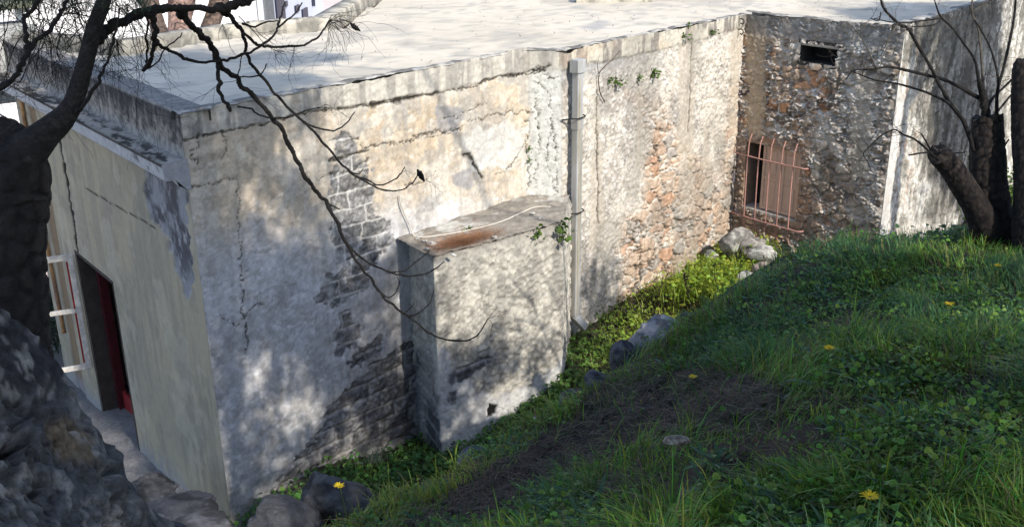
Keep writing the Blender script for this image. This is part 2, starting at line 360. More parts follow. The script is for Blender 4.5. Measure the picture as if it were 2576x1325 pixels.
    # white pier between A and B : alligator cracking
    pier = ss(1322, 1340, px+(n2-.5)*30)*ss(1424, 1414, px)*ss(160, 190, py)
    col = mix(col, [.62, .63, .60], pier*.8)
    f1, f2, _ = vor(u*6.6+(fbm(u*9, z*9, 5, 79)-.5)*2.2, z*4.3+(fbm(u*9, z*9, 5, 80)-.5)*2, 77); al = ss(.07, .01, f2-f1)*pier*ss(.35, .6, fbm(u*5, z*5, 4, 78)); col = mix(col, [.20, .20, .18], al*.7)
    # --- section B: rough cast over rubble
    isB = ss(1408, 1416, px)
    e, cid = rubble(u, z, 21, .29); n5 = fbm(u*26, z*26, 4, 25); rid = 1-np.abs(fbm(u*11, z*15, 4, 27)*2-1)
    cB_ = np.ones(u.shape+(3,))*np.array([.53, .49, .43]); cB_ = mix(cB_, [.36, .33, .295], ss(.45, .62, fbm(u*1.7, z*1.2, 5, 29)))
    cB_ = mix(cB_, [.60, .59, .56], ss(.5, .62, n5)*.6); cB_ = mix(cB_, [.15, .14, .125], ss(.80, .95, rid)*ss(.40, .55, n2)*.6)
    dB_ = (n5-.5)*.034+(n2-.5)*.03+(rid-.5)*.014
    ex = pm(px, py, [(1570, 790), (1560, 700), (1600, 520), (1600, 420), (1660, 330), (1700, 340), (1740, 400), (1850, 470), (1845, 640), (1700, 740)], 60, 60, 331, .012)
    ex = np.maximum(ex, pm(px, py, [(1600, 240), (1690, 220), (1690, 330), (1600, 340)], 60, 40, 333, .02)*.5)
    ex = np.maximum(ex, pm(px, py, [(1830, 200), (1880, 200), (1870, 640), (1815, 600)], 30, 20, 334, .02)*.8)
    sj = ss(.03, .17, e); sc_ = mix(np.ones(u.shape+(3,))*np.array([.40, .285, .21]), [.46, .38, .30], cid); sc_ = mix(sc_, STONE2, ss(.62, .66, cid)); sc_ = mix(sc_, [.42, .25, .16], ss(.12, .09, cid)*.5)
    sc_ = sc_*(.62+.76*n3)[..., None]; mort = mix(np.ones(u.shape+(3,))*np.array([.56, .53, .48]), [.09, .075, .06], ss(.48, .56, fbm(u*5+3, z*5, 3, 39)))
    sc_ = mort*(1-sj[..., None])+sc_*sj[..., None]
    cB_ = cB_*(1-ex[..., None])+sc_*ex[..., None]; dB_ = dB_*(1-ex*.25)+ex*(ss(0, .22, e)*.042-.028+(cid-.5)*.035+(n2-.5)*.03)
    # smooth drip strips, grey parapet zone
    for k, (x0, x1, y0, y1) in enumerate([(1712, 1742, 60, 520), (1490, 1512, 260, 620), (1838, 1860, 60, 380), (1600, 1615, 250, 420), (1770, 1785, 300, 470)]):
        mm = ss(-9, 3, np.minimum(px-x0, x1-px)+(n1-.5)*26)*ss(y1+60, y1-60, py+(n2-.5)*120)*ss(y0-40, y0+40, py)*.8
        cB_ = mix(cB_, [.45, .40, .33], mm*.8); dB_ = dB_*(1-mm*.75)
    pb = np.interp(px, [1418, 1600, 1760, 1880], [172, 138, 100, 62]); b1 = ss(5, -5, py-pb+(n2-.5)*16)
    b2_ = ss(60, 0, py-pb)*ss(-5, 5, py-pb)*ss(1700, 1500, px-(n1-.5)*200)
    cB_ = mix(cB_, [.33, .33, .335], b2_*.8); dB_ = dB_*(1-b2_*.7)
    pc = mix(np.ones(u.shape+(3,))*np.array([.50, .47, .40]), [.22, .20, .18], ss(.45, .62, fbm(u*9, z*2.2, 5, 47))); pc = mix(pc, [.50, .40, .30], ss(.56, .66, fbm(u*3, z*3, 4, 48))*.4)
    cB_ = cB_*(1-b1[..., None])+pc*b1[..., None]; dB_ = dB_*(1-b1*.6)+b1*.02
    cB_ = mix(cB_, [.24, .225, .20], ss(.5, .63, fbm(u*1.4+4, z*.8, 4, 57))*.5)
    lowB = ss(600, 820, py)*ss(1560, 1480, px); cB_ = mix(cB_, [.26, .25, .235], lowB*.5)
    ck2 = crack(px, py, [(1502, 230), (1503, 400), (1506, 560)], 4, 501, 10, .7); ck2 = np.maximum(ck2, crack(px, py, [(1740, 90), (1738, 200), (1732, 330)], 3, 503, 8, .6))
    col = col*(1-isB[..., None])+cB_*isB[..., None]; d = d*(1-isB)+dB_*isB
    ck = np.maximum(ck*(1-isB), ck2*isB)
    col = mix(col, [.04, .036, .03], np.clip(ck*1.3, 0, 1)); d = d-np.clip(ck*1.5, 0, 1)*.016
    col = col*(.86+.28*n4)[..., None]
    # top edge wear
    return d, np.clip(col, .01, .8)

def zt_front(u):                                              # slight bumps on the coping, dip where the sections meet
    z = ZR+.012*np.sin(u*2.1)+(vn(u*9, u*0, 5)-.5)*.02+.012*(vn(u*30, u*0, 6)-.5)
    z = z+.05*np.exp(-((u-4.75)/.22)**2)-.03*np.exp(-((u-5.42)/.14)**2)
    return z

house = empty('old_house')
tag(house, 'old flat-roofed rendered house with cracked peeling walls below the grassy bank', 'house')
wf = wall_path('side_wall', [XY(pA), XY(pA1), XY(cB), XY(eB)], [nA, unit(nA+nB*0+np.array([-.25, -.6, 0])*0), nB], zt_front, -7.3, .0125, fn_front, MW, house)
wf['label'] = 'cracked cream plaster wall running into rough rubble stone'

def fn_rec(u, z, px, py):
    n1 = fbm(u*1.5, z*1.5, 5, 103); n2 = fbm(u*6, z*6, 5, 108); n3 = fbm(u*20, z*20, 4, 112)
    e, cid = rubble(u, z, 121, .25); sj = ss(.03, .18, e)
    sc_ = mix(np.ones(u.shape+(3,))*np.array([.43, .30, .205]), [.31, .25, .20], cid); sc_ = mix(sc_, [.42, .22, .12], ss(.20, .16, cid)*.8); sc_ = sc_*(.7+.6*n3)[..., None]
    mo = mix(np.ones(u.shape+(3,))*np.array([.58, .56, .53]), [.22, .18, .15], ss(.48, .62, n2)); col = mo*(1-sj[..., None])+sc_*sj[..., None]
    rc = pm(px, py, [(1900, 60), (2290, 90), (2290, 640), (2180, 640), (2060, 470), (2050, 330), (2110, 300), (2080, 170), (1930, 160)], 40, 70, 135, .015)
    rcol = mix(np.ones(u.shape+(3,))*np.array([.47, .43, .375]), [.25, .215, .18], ss(.42, .6, fbm(u*4, z*4, 5, 137)))
    col = col*(1-rc[..., None]*.75)+rcol*rc[..., None]*.75
    rdg = 1-np.abs(fbm(u*7, z*11, 5, 161, .6)*2-1); wl_ = ss(.86, .95, rdg)*ss(.40, .5, fbm(u*2.2+2, z*2.2, 4, 162)); col = mix(col, [.66, .64, .60], wl_*.85)
    dkp = ss(.60, .66, fbm(u*6, z*8, 5, 164)); col = mix(col, [.07, .055, .045], dkp*.5)
    d = wl_*.022-dkp*.015+ss(0, .25, e)*.055-.02+(cid-.5)*.045+(n3-.5)*.020+(n2-.5)*.06
    d = d*(1-rc*.3)+rc*(n3-.5)*.012
    sm = ss(-6, 6, np.minimum(px-1880, 1932-(py-60)*.04-px)+(n2-.5)*14)*ss(360, 330, py)
    sm2 = pm(px, py, [(2165, 190), (2205, 190), (2185, 440), (2150, 450), (2140, 380)], 10, 20, 141, .03)
    s_ = np.maximum(sm, sm2*.85); col = mix(col, [.40, .32, .23], sm*.8); col = mix(col, [.40, .36, .30], sm2*.7); d = d*(1-s_*.75)+s_*.02
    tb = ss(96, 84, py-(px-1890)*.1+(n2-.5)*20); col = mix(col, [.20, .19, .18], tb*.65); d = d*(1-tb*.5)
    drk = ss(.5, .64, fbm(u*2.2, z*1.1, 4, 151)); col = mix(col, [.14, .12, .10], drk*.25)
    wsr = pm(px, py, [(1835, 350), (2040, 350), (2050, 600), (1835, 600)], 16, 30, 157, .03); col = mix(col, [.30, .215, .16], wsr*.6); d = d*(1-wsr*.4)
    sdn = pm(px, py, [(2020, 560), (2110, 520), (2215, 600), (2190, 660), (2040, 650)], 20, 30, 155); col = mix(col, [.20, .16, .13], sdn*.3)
    ef = ss(2.77, 2.68, u); d = d*ef
    return d, np.clip(col*1.08, .01, .75)
WIN = (.20, 1.28, -5.12, -4.02); VENT = (1.10, 1.74, -2.60, -2.32)
zg = lambda u: ZR+.033*u+(vn(u*12, u*0, 8)-.5)*.02
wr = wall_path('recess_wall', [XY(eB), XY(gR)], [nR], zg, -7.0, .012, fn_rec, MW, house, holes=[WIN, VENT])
wr['label'] = 'brown rubble stone wall holding the barred window'

def fn_D(u, z, px, py):
    n1 = fbm(u*1.4, z*.6, 5, 163); n2 = fbm(u*9, z*3.5, 5, 168); n3 = fbm(u*22, z*15, 4, 172)
    col = np.ones(u.shape+(3,))*np.array([.54, .52, .47]); col = mix(col, [.36, .335, .29], ss(.45, .6, n1)*.6)
    col = mix(col, [.25, .235, .21], ss(.52, .66, fbm(u*7, z*1.2, 5, 175))*.5); col = mix(col, [.52, .30, .18], ss(.6, .68, n2)*.5*ss(1.6, .5, u))
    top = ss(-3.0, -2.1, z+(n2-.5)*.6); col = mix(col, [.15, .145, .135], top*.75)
    sm = ss(.32, .26, u)*ss(-2.5, -3.2, z); col = mix(col, [.55, .54, .52], sm*.7)
    dk = pm(px, py, [(2330, 20), (2520, -20), (2530, 420), (2440, 560), (2350, 560), (2310, 360), (2320, 200)], 60, 60, 179, .015); col = mix(col, [.085, .08, .072], dk*(.45+.5*ss(.4, .6, fbm(u*8, z*1.3, 5, 181))))  # dark weathered streaks, deepened to carry the tree's shade in the colour
    rg2 = fbm(u*12, z*3.0, 6, 183, .65); bl2 = ss(.50, .58, rg2); col = mix(col, [.16, .155, .14], bl2*.55*(1-sm)); col = mix(col, [.66, .65, .61], ss(.46, .40, rg2)*.6*(1-dk))
    d = (n3-.5)*.06+(n2-.5)*.06-bl2*.018; d = d*(1-sm*.8)
    return d*ss(0, .08, u), np.clip(col, .01, .7)
zd = lambda u: ZR+.09+.012*u+(vn(u*10, u*0, 9)-.5)*.02
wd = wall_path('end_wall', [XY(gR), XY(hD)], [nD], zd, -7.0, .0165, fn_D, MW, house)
wd['label'] = 'bright rough-cast wall streaked by branch shadows'

UW0, UW1, ZW0, ZW1 = 3.05, 4.52, -7.12, -4.66                  # opening in the yellow wall
def fn_L(u, z, px, py):
    n1 = fbm(u*1.2, z*1.2, 5, 183); n2 = fbm(u*6, z*6, 5, 188); n3 = fbm(u*30, z*30, 3, 192)
    col = np.ones(u.shape+(3,))*np.array([.375, .335, .25]); col = mix(col, [.31, .285, .225], ss(.4, .65, n1)*.7)
    col = mix(col, [.24, .225, .19], ss(.5, .66, fbm(u*9, z*1.0, 5, 195))*.45); col = mix(col, [.45, .41, .33], ss(.55, .6, fbm(u*2.4, z*1.6, 6, 196, .6))*.45); col = mix(col, [.20, .19, .165], ss(.55, .7, fbm(u*3, z*3, 6, 197, .6))*.35); d = (n1-.5)*.012+(n3-.5)*.003
    # broken strip near the corner
    br = pm(px, py, [(370, 380), (462, 420), (470, 560), (485, 700), (470, 760), (450, 700), (420, 600), (385, 560), (365, 500)], 5, 14, 205, .04)
    bc = mix(np.ones(u.shape+(3,))*np.array([.26, .27, .295]), [.09, .09, .10], ss(.38, .62, fbm(u*4, z*3, 6, 206, .65))*ss(-4.6, -3.4, z)); bc = mix(bc, [.42, .42, .44], ss(.58, .7, fbm(u*12, z*6, 5, 207, .65))*.6)
    col = col*(1-br[..., None])+bc*br[..., None]; d = d-br*.02+br*(n2-.5)*.02
    ck = crack(px, py, [(150, 355), (170, 470), (186, 560), (196, 640)], 4, 601, 6); ck = np.maximum(ck, crack(px, py, [(216, 474), (260, 500), (310, 528), (350, 550), (390, 575)], 2.6, 603, 5, .9))
    pl = (u > 5.35) & (u < 5.75); col = np.where(pl[..., None], np.array([.24, .18, .12]), col); d = d-.03*pl
    col = mix(col, [.02, .02, .02], np.clip(ck*1.6, 0, 1)); d = d-ck*.02
    bs = ss(-6.55, -7.0, z+(n2-.5)*.35+(u-1)*.05); col = mix(col, [.27, .28, .31], bs*.8)
    return -d*-1, np.clip(col, .01, .7)
wl = wall_path('front_wall', [XY(pA), XY(kL)], [nL], -2.46, -8.2, .02, fn_L, MWs, house, holes=[(UW0, UW1, ZW0, ZW1)])
wl['label'] = 'smooth yellow rendered wall with a tall open window'
# end wall of the far side so the volume is closed

# cornice, ledge and parapet over the yellow wall
def prof_strip(name, prof, P0, d, n, L, step, fn, material, parent, end=True):
    """extrude an (out, z) profile along d"""
    prof = np.array(prof, float); seg = np.linalg.norm(np.diff(prof, axis=0), axis=1); cu = np.concatenate([[0], np.cumsum(seg)])
    s = np.unique(np.concatenate([np.arange(0, cu[-1], step), cu])); O = np.interp(s, cu, prof[:, 0]); Z = np.interp(s, cu, prof[:, 1])
    nu = int(L/step)+2; u = np.linspace(0, L, nu); nv = len(s)
    P = P0[None, None]+u[:, None, None]*d+O[None, :, None]*n; P = np.array(np.broadcast_to(P, (nu, nv, 3))); P[..., 2] = Z[None]
    Ug = np.repeat(u[:, None], nv, 1); Sg = np.repeat(s[None], nu, 0); c, dz = fn(Ug, Sg, P); P[..., 2] += dz; P += (dz*.4)[..., None]*n
    V = P.reshape(-1, 3); F = [grid_faces(nu, nv, flip=True)]
    me = mesh(name, V, F, material, parent, c.reshape(-1, 3)); return me
def fn_cor(u, s, P):
    n2 = fbm(u*7, s*7, 5, 211); n3 = fbm(u*25, s*25, 4, 213); c = mix(np.ones(u.shape+(3,))*np.array([.30, .28, .25]), [.05, .05, .05], ss(.40, .66, fbm(u*14, s*14, 6, 212, .65))*.85)
    z = P[..., 2]; c = mix(c, [.075, .075, .08], ss(.34, .66, fbm(u*20, z*3, 5, 218, .6))*ss(-2.42, -2.05, z)*.8)
    c = mix(c, [.42, .43, .45], ss(-2.475, -2.49, z)*.9); c = mix(c, [.30, .31, .335], ss(-2.3, -2.4, z)*ss(-2.46, -2.44, z)*.4)
    drp = ss(-2.30, -2.03, z+(fbm(u*22, z*0, 4, 216)-.5)*.45)*ss(-2.44, -2.42, z)*ss(-2.01, -2.03, z); c = mix(c, [.045, .045, .05], drp*.85)
    tp = ss(-2.02, -2.01, z); c = mix(c, [.26, .25, .24], tp*.6)
    le = ss(-2.47, -2.46, z)*ss(-2.43, -2.45, z); c = mix(c, [.33, .31, .28], le*.75); c = mix(c, [.035, .035, .035], le*ss(.50, .60, fbm(u*3.5, s*9, 6, 214, .62))*.9); c = mix(c, [.03, .03, .03], ss(-2.452, -2.458, z)*ss(-2.487, -2.478, z)*.85)
    c = mix(c, [.06, .06, .065], ss(.55, .65, n2)*ss(-2.475, -2.49, z)*ss(1.6, .2, u))
    return c, (n3-.5)*.007+(fbm(u*2, s*2, 3, 219)-.5)*.012*ss(-2.4, -2.3, z)
PW = .30
prof_strip('cornice', [(-PW, -2.12), (-PW, -2.0), (-.02, -2.0), (0, -2.03), (.01, -2.44), (.235, -2.455), (.245, -2.48), (.235, -2.485), (.225, -2.62), (.12, -2.63), (.10, -2.69), (.02, -2.74), (-.02, -2.74)], pA-dL*.02, dL, nL, 6.5, .022, fn_cor, MW, house)['label'] = 'dark stained parapet and ledge with pale moulding under it'
# solid cores behind the strip ends
_v = [(-.02, -2.74), (.02, -2.74), (.12, -2.63), (.225, -2.62), (.235, -2.485), (.245, -2.48), (.235, -2.455), (.01, -2.44), (-.02, -2.44)]
mesh('cornice_end', [(pA-dL*.018+nL*a)+np.array([0, 0, z_]) for a, z_ in _v], [np.array([list(range(9))])], MW, house, np.array([[.3, .3, .32]]*9), smooth=False)

# roof
def roof_fn(x, y, P):
    px, py = proj(P); n = fbm(x*.9, y*.9, 5, 221); c = np.ones(x.shape+(3,))*np.array([.60, .54, .445]); c = mix(c, [.53, .475, .385], ss(.42, .62, n)*.6); c = mix(c, [.64, .58, .485], ss(.52, .54, fbm(x*.5, y*.5, 6, 224, .6))*.5)
    c = mix(c, [.38, .355, .31], ss(.60, .62, fbm(x*1.1+4, y*1.1, 6, 223, .6))*.5); c = mix(c, [.34, .33, .30], ss(.62, .66, fbm(x*5, y*5, 5, 226))*.5); c = mix(c, [.37, .36, .35], pm(px, py, [(1455, 72), (1500, 50), (1530, 55), (1520, 62), (1535, 72), (1500, 76)], 3, 3, 225, .1)*.7)
    f = fbm(x*1.1, y*1.1, 3, 227); c = mix(c, [.30, .28, .25], ss(.006, .002, np.abs(f-.5))*.6); return c
back = [onz(826, 60, ZR-.06), onz(97, 141, ZR-.06)]
bl = [np.array([*XY(p), 0]) for p in [onz(300, 140, ZR-.04), onz(494, 108, ZR-.04), onz(633, 88, ZR-.04), onz(826, 67, ZR-.04)]]
dbk = unit(bl[3]-bl[0]); 
bk0 = kL+dA*.02; 
p826 = np.array([*XY(onz(832, 66, ZR)), 0])
BK = [pA+dL*6.2-nL*.05, bl[0], bl[1], bl[2], p826]; _q = BK[0]; _m = unit([-(p826-_q)[1], (p826-_q)[0], 0])
box('back_wall', ([XY(p+_m*.24) for p in BK]+[XY(p+_m*.45) for p in BK[::-1]], -8.2, -2.2), mat('back_render', (.35, .32, .27)), house)
ridge = onz(934, 0, ZR); db2 = unit([ridge[0]-p826[0], ridge[1]-p826[1], 0]); p_end = p826+db2*22
outline = [pA, pA1, cB, eB, gR, hD, hD+np.array([2., 14, 0]), p_end, p826, bl[2], bl[1], bl[0], pA+dL*6.2]
# grid clipped to the outline
gx = np.arange(-8, 24, .12); gy = np.arange(8.6, 48, .12)
GX, GY = np.meshgrid(gx, gy, indexing='ij')
inn = polyd(GX, GY, [XY(p) for p in outline]); 
Zr = ZR-.035+(fbm(GX*.7, GY*.7, 4, 231)-.5)*.03
P = np.stack([GX, GY, Zr], -1); kc = inn[:-1, :-1]+inn[1:, 1:] > .30
ro = mesh('roof', P.reshape(-1, 3), grid_faces(len(gx), len(gy), kc), MROOF, house, roof_fn(GX, GY, P).reshape(-1, 3))
_r = np.random.RandomState(5); _p = np.c_[_r.uniform(-4, 8, 700), _r.uniform(9.5, 22, 700), np.zeros(700)]
_p = _p[polyd(_p[:, 0], _p[:, 1], [XY(p) for p in outline]) > .15]; _p[:, 2] = ZR-.012
ROOF_LITTER = _p
# coping behind the front edge: closes wall top to roof
def cop(name, pts, wdt, mt=MW, z0=ZR-.3, hgt=.0, s=0):
    Vs = []; cs = []; off = 0; Fs = []
    for a, b in zip(pts[:-1], pts[1:]):
        L = np.linalg.norm(b-a); d = (b-a)/L; n = np.array([-d[1], d[0], 0]); nu = int(L/.03)+2; u = np.linspace(-.02, L+.02, nu)
        pr = [(0.0, 0), (.04, .012), (wdt, .012), (wdt+.03, -.012), (wdt+.04, -.09)]; s_ = np.linspace(0, 1, 5); nv = 5
        P = a[None, None]+u[:, None, None]*d+np.array([p[0] for p in pr])[None, :, None]*n
        P = np.array(np.broadcast_to(P, (nu, nv, 3))); jj = (fbm(P[..., 0]*7, P[..., 1]*7, 4, 240+s)-.5)
        P[..., 2] = ZR+hgt+np.array([p[1] for p in pr])[None]+jj*.03; P[..., :2] += (jj*.05)[..., None]*n[:2]
        c = mix(np.ones((nu, nv, 3))*np.array([.44, .42, .38]), [.16, .155, .145], ss(.42, .6, fbm(P[..., 0]*6, P[..., 1]*6, 5, 243)))
        Vs.append(P.reshape(-1, 3)); cs.append(c.reshape(-1, 3)); Fs.append(grid_faces(nu, nv)+off); off += nu*nv
    return mesh(name, np.vstack(Vs), np.vstack(Fs), mt, house, np.vstack(cs))
cop('coping', [pA+nA*.012, pA1+nA*.012, cB+nB*.012, eB], .10)
cop('coping', [eB, gR+nR*.01], .14, hgt=.04); cop('coping', [gR, hD], .16, hgt=.1)

# far parapets
def parapet(name, pts, wd_, h, s, lab=None):
    """thick low wall with rough stone face toward the roof"""
    Vs = []; cs = []; Fs = []; off = 0
    for a, b in zip(pts[:-1], pts[1:]):
        L = np.linalg.norm(b-a); d = (b-a)/L; n = np.array([d[1], -d[0], 0]);
        pr = [(0, -.1), (0, h*.35), (0, h*.7), (0, h), (-wd_*.5, h+.01), (-wd_, h), (-wd_, -1.2)]
        nu = int(L/.05)+2; u = np.linspace(0, L, nu); nv = len(pr)
        P = a[None, None]+u[:, None, None]*d+np.array([p[0] for p in pr])[None, :, None]*n; P = np.array(np.broadcast_to(P, (nu, nv, 3)))
        j = fbm(P[..., 0]*5+P[..., 1]*3, np.array([p[1] for p in pr])[None]*5+P[..., 1]*4, 4, s)-.5
        P[..., 2] = ZR-.04+np.array([p[1] for p in pr])[None]+j*.05; P[..., :2] += (j*.08)[..., None]*n[:2]
        c = mix(np.ones((nu, nv, 3))*np.array([.46, .43, .37]), [.22, .21, .185], ss(.42, .58, fbm(P[..., 0]*9, P[..., 1]*9+P[..., 2]*7, 5, s+2)))
        dk = ss(-3.4, -5.6, P[..., 0]); c = mix(c, [.17, .165, .15], dk*.7)
        Vs.append(P.reshape(-1, 3)); cs.append(c.reshape(-1, 3)); Fs.append(grid_faces(nu, nv, flip=False)+off); off += nu*nv
    o = mesh(name, np.vstack(Vs), np.vstack(Fs), MW, house, np.vstack(cs)); return o
parapet('back_parapet', BK, .25, .17, 251)
parapet('back_parapet', [p826, p_end], .3, .16, 255)
lw0 = np.array([*XY(onz(1450, 2, ZR)), 0]); lw1 = np.array([*XY(onz(1640, 0, ZR)), 0])
parapet('low_kerb', [lw0, lw0*.45+lw1*.55, lw1], .3, .16, 259)

# buttress
zbt = -3.93
bp = [np.array([-1.24, 11.44, 0]), np.array([-.88, 10.64, 0]), np.array([.635, 11.865, 0]), np.array([.80, 12.95, 0])]
def fn_but(u, z, px, py):
    n1 = fbm(u*1.6, z*1.1, 5, 263); n2 = fbm(u*7, z*7, 5, 268); n3 = fbm(u*24, z*24, 4, 272)
    col = np.ones(u.shape+(3,))*np.array([.47, .45, .40]); col = mix(col, [.27, .26, .235], ss(.42, .58, n2)*.8); col = mix(col, [.58, .54, .46], ss(.55, .65, n3)*.5)
    col = mix(col, [.22, .21, .19], ss(.5, .68, fbm(u*6, z*1, 5, 275))*.45)
    lo = pm(px, py, [(1095, 870), (1130, 900), (1140, 960), (1180, 960), (1270, 980), (1290, 1000), (1420, 900), (1420, 1200), (1090, 1200)], 10, 40, 277); col = mix(col, [.55, .55, .55], lo*.75)
    bm = np.zeros(u.shape)
    for k, P in enumerate([[(1040, 860), (1085, 870), (1100, 930), (1105, 1100), (1130, 1160), (1040, 1160)], [(1120, 950), (1230, 890), (1245, 905), (1170, 960), (1125, 985)], [(1130, 985), (1150, 980), (1145, 1015), (1128, 1010)]]):
        bm = np.maximum(bm, pm(px, py, P, 8, 18, 280+k, .03))
    e, cid = blocks(u+.1, z, 9); j = ss(.01, .03, e); bc = np.array(BLOCK)*(.5+.7*cid+n3*.3)[..., None]; bc = bc*j[..., None]+np.array([.25, .25, .25])*(1-j)[..., None]
    col = col*(1-bm[..., None])+bc*bm[..., None]
    sd = ss(.9, .85, u); col = mix(col, [.44, .42, .38], sd*.5*ss(.4, .6, n1)); hole = pm(px, py, [(1232, 1015), (1252, 1018), (1245, 1040), (1225, 1050)], 3, 4, 291, .1); col = mix(col, [.02, .02, .02], hole)
    d = (n2-.5)*.04+(n3-.5)*.042-bm*.02+(bm*j)*.015-hole*.05; d = d*(1-lo*.5)
    te = ss(-4.06, -3.95, z); d = d-te*te*.03; d = d*ss(0, .05, np.abs(u-.875))+.0; col = mix(col, [.24, .225, .20], te*.8)
    return d, np.clip(col, .01, .7)
nbs = unit([bp[0][1]-bp[1][1], -(bp[0][0]-bp[1][0]), 0]); nbs = nbs if nbs@(-bp[0]) > 0 and nbs[0] < 0 else -nbs
dbf = unit(bp[2]-bp[1]); nbf = np.array([dbf[1], -dbf[0], 0]); nbr = np.array([1., -.1, 0])
but = wall_path('buttress', [XY(p) for p in bp], [nbs, nbf, nbr], lambda u: zbt+(vn(u*8, u*0, 12)-.5)*.03, -7.3, .0135, fn_but, MW, house)
but['label'] = 'rough plastered buttress block with exposed base blocks'
# buttress top
gx = np.arange(-1.35, .9, .016); gy = np.arange(10.5, 13.3, .016); GX, GY = np.meshgrid(gx, gy, indexing='ij')
back_l = [np.array([-1.3, 11.45, 0]), *bp[1:3], np.array([.78, 12.99, 0]), pA1+nA*-.03, np.array([-1.3, 11.35, 0])]
inn = polyd(GX, GY, [XY(v) for v in [pA+dA*2.55-nA*.05, bp[1]-nbf*.0, bp[2], np.array([.80, 13.05, 0]), pA1-nA*.05]])
nn = fbm(GX*3, GY*3, 5, 295); n3 = fbm(GX*16, GY*16, 4, 297); Zb = zbt+.012+(nn-.5)*.04+(n3-.5)*.03
# roll down at the outer edge
Zb = Zb-ss(.08, 0, np.minimum(inn, 1))*0.0
P = np.stack([GX, GY, Zb], -1); px, py = proj(P)
c = mix(np.ones(GX.shape+(3,))*np.array([.27, .245, .21]), [.42, .41, .38], ss(.52, .6, fbm(GX*5, GY*5, 5, 299))*ss(.9, .2, (P-pA)@nA)); c = mix(c, [.16, .15, .135], ss(.5, .62, nn)*.5)
c = mix(c, [.24, .13, .08], pm(px, py, [(1060, 610), (1100, 590), (1180, 570), (1260, 600), (1200, 640), (1110, 660), (1080, 640)], 16, 40, 301, .04)*.2)
mesh('buttress_top', P.reshape(-1, 3), grid_faces(len(gx), len(gy), (inn[:-1, :-1]+inn[1:, 1:])*.5 > .012), MW, house, c.reshape(-1, 3))

# barred window in the recess wall
def RP(u, z, o=0.): return eB+dR*u+nR*o+np.array([0, 0, z])
uz = np.array([0, 0, 1.])
bw = box('barred_window', ([XY(RP(WIN[0]-.03, 0, -.34)), XY(RP(WIN[1]+.03, 0, -.34)), XY(RP(WIN[1]+.03, 0, -.36)), XY(RP(WIN[0]-.03, 0, -.36))], WIN[2]-.03, WIN[3]+.03), MDARK, house)
bw['label'] = 'small shuttered window behind pink iron bars'
MREV = mat('reveal_plaster', (.32, .23, .17), var=.3, vscale=9, bump=.6, bscale=35, bdist=.02)
def reveal(parent, RPf, W, dep, m_, sill_m=None):
    th = .05; c = lambda a, b: (a+b)/2
    obox('reveal', RPf(W[0]-th/2, c(W[2], W[3]), -dep/2+.004), dRx(RPf), nRx(RPf), uz, th, dep, W[3]-W[2]+2*th, m_, parent, .006)
    obox('reveal', RPf(W[1]+th/2, c(W[2], W[3]), -dep/2+.004), dRx(RPf), nRx(RPf), uz, th, dep, W[3]-W[2]+2*th, m_, parent, .006)
    obox('lintel', RPf(c(W[0], W[1]), W[3]+th/2, -dep/2+.004), dRx(RPf), nRx(RPf), uz, W[1]-W[0], dep, th, m_, parent, .006)
    obox('sill', RPf(c(W[0], W[1]), W[2]-th/2, -dep/2+.012), dRx(RPf), nRx(RPf), uz, W[1]-W[0], dep, th, sill_m or m_, parent, .006)
def dRx(f): return unit(f(1, 0)-f(0, 0))
def nRx(f): return unit(f(0, 0, 1)-f(0, 0, 0))
reveal(bw, RP, WIN, .34, MREV, mat('pale_sill', (.45, .43, .40), var=.3, vscale=20, bump=.5))
# shutters: two leaves each with four sunk panels
def shutter_leaf(parent, RPf, u0, u1, z0, z1, o, m_):
    W_ = u1-u0; Hh = z1-z0; fr = .055
    sh = obox('shutter', RPf((u0+u1)/2, (z0+z1)/2, o), dRx(RPf), nRx(RPf), uz, W_-.012, .02, Hh, m_, parent)
    for a, b in ((u0, u0+fr), (u1-fr, u1), ):
        obox('stile', RPf((a+b)/2, (z0+z1)/2, o+.017), dRx(RPf), nRx(RPf), uz, b-a-.006, .016, Hh, m_, parent, .003)
    for zc in (z0+fr/2, (z0+z1)/2, z1-fr/2):
        obox('rail', RPf((u0+u1)/2, zc, o+.017), dRx(RPf), nRx(RPf), uz, W_-2*fr, .0155, fr, m_, parent, .003)
    for zc in ((z0+z1)/2-Hh/4, (z0+z1)/2+Hh/4):
        obox('panel', RPf((u0+u1)/2, zc, o+.013), dRx(RPf), nRx(RPf), uz, W_-2*fr-.09, .012, Hh/2-fr-.09, m_, parent, .006)
shutter_leaf(bw, RP, .50, .87, -5.1, -4.04, -.09, MSHUT); shutter_leaf(bw, RP, .88, 1.25, -5.1, -4.04, -.09, MSHUT)
gr = []
for k in range(5):
    u_ = .33+k*.222; o_ = .10
    top = [RP(u_+.012, -3.86, .06), RP(u_+.008, -3.93, .085), RP(u_, -4.02, o_), RP(u_-.01, -4.5, o_), RP(u_, -5.2, o_), RP(u_, -5.42, o_-.02), RP(u_+.01, -5.56, .03)]
    gr.append((top, [.011]*7))
for zz in (-4.22, -5.25):
    gr.append(([RP(-.04, zz, .07), RP(.1, zz, .09), RP(.7, zz-.005, .105), RP(1.3, zz, .10), RP(1.42, zz, .085), RP(1.47, zz+.01, .0)], [.013]*6))
V, F = tubes(gr, 7, .08, 5); mesh('grille', V, F, MIRON, bw)
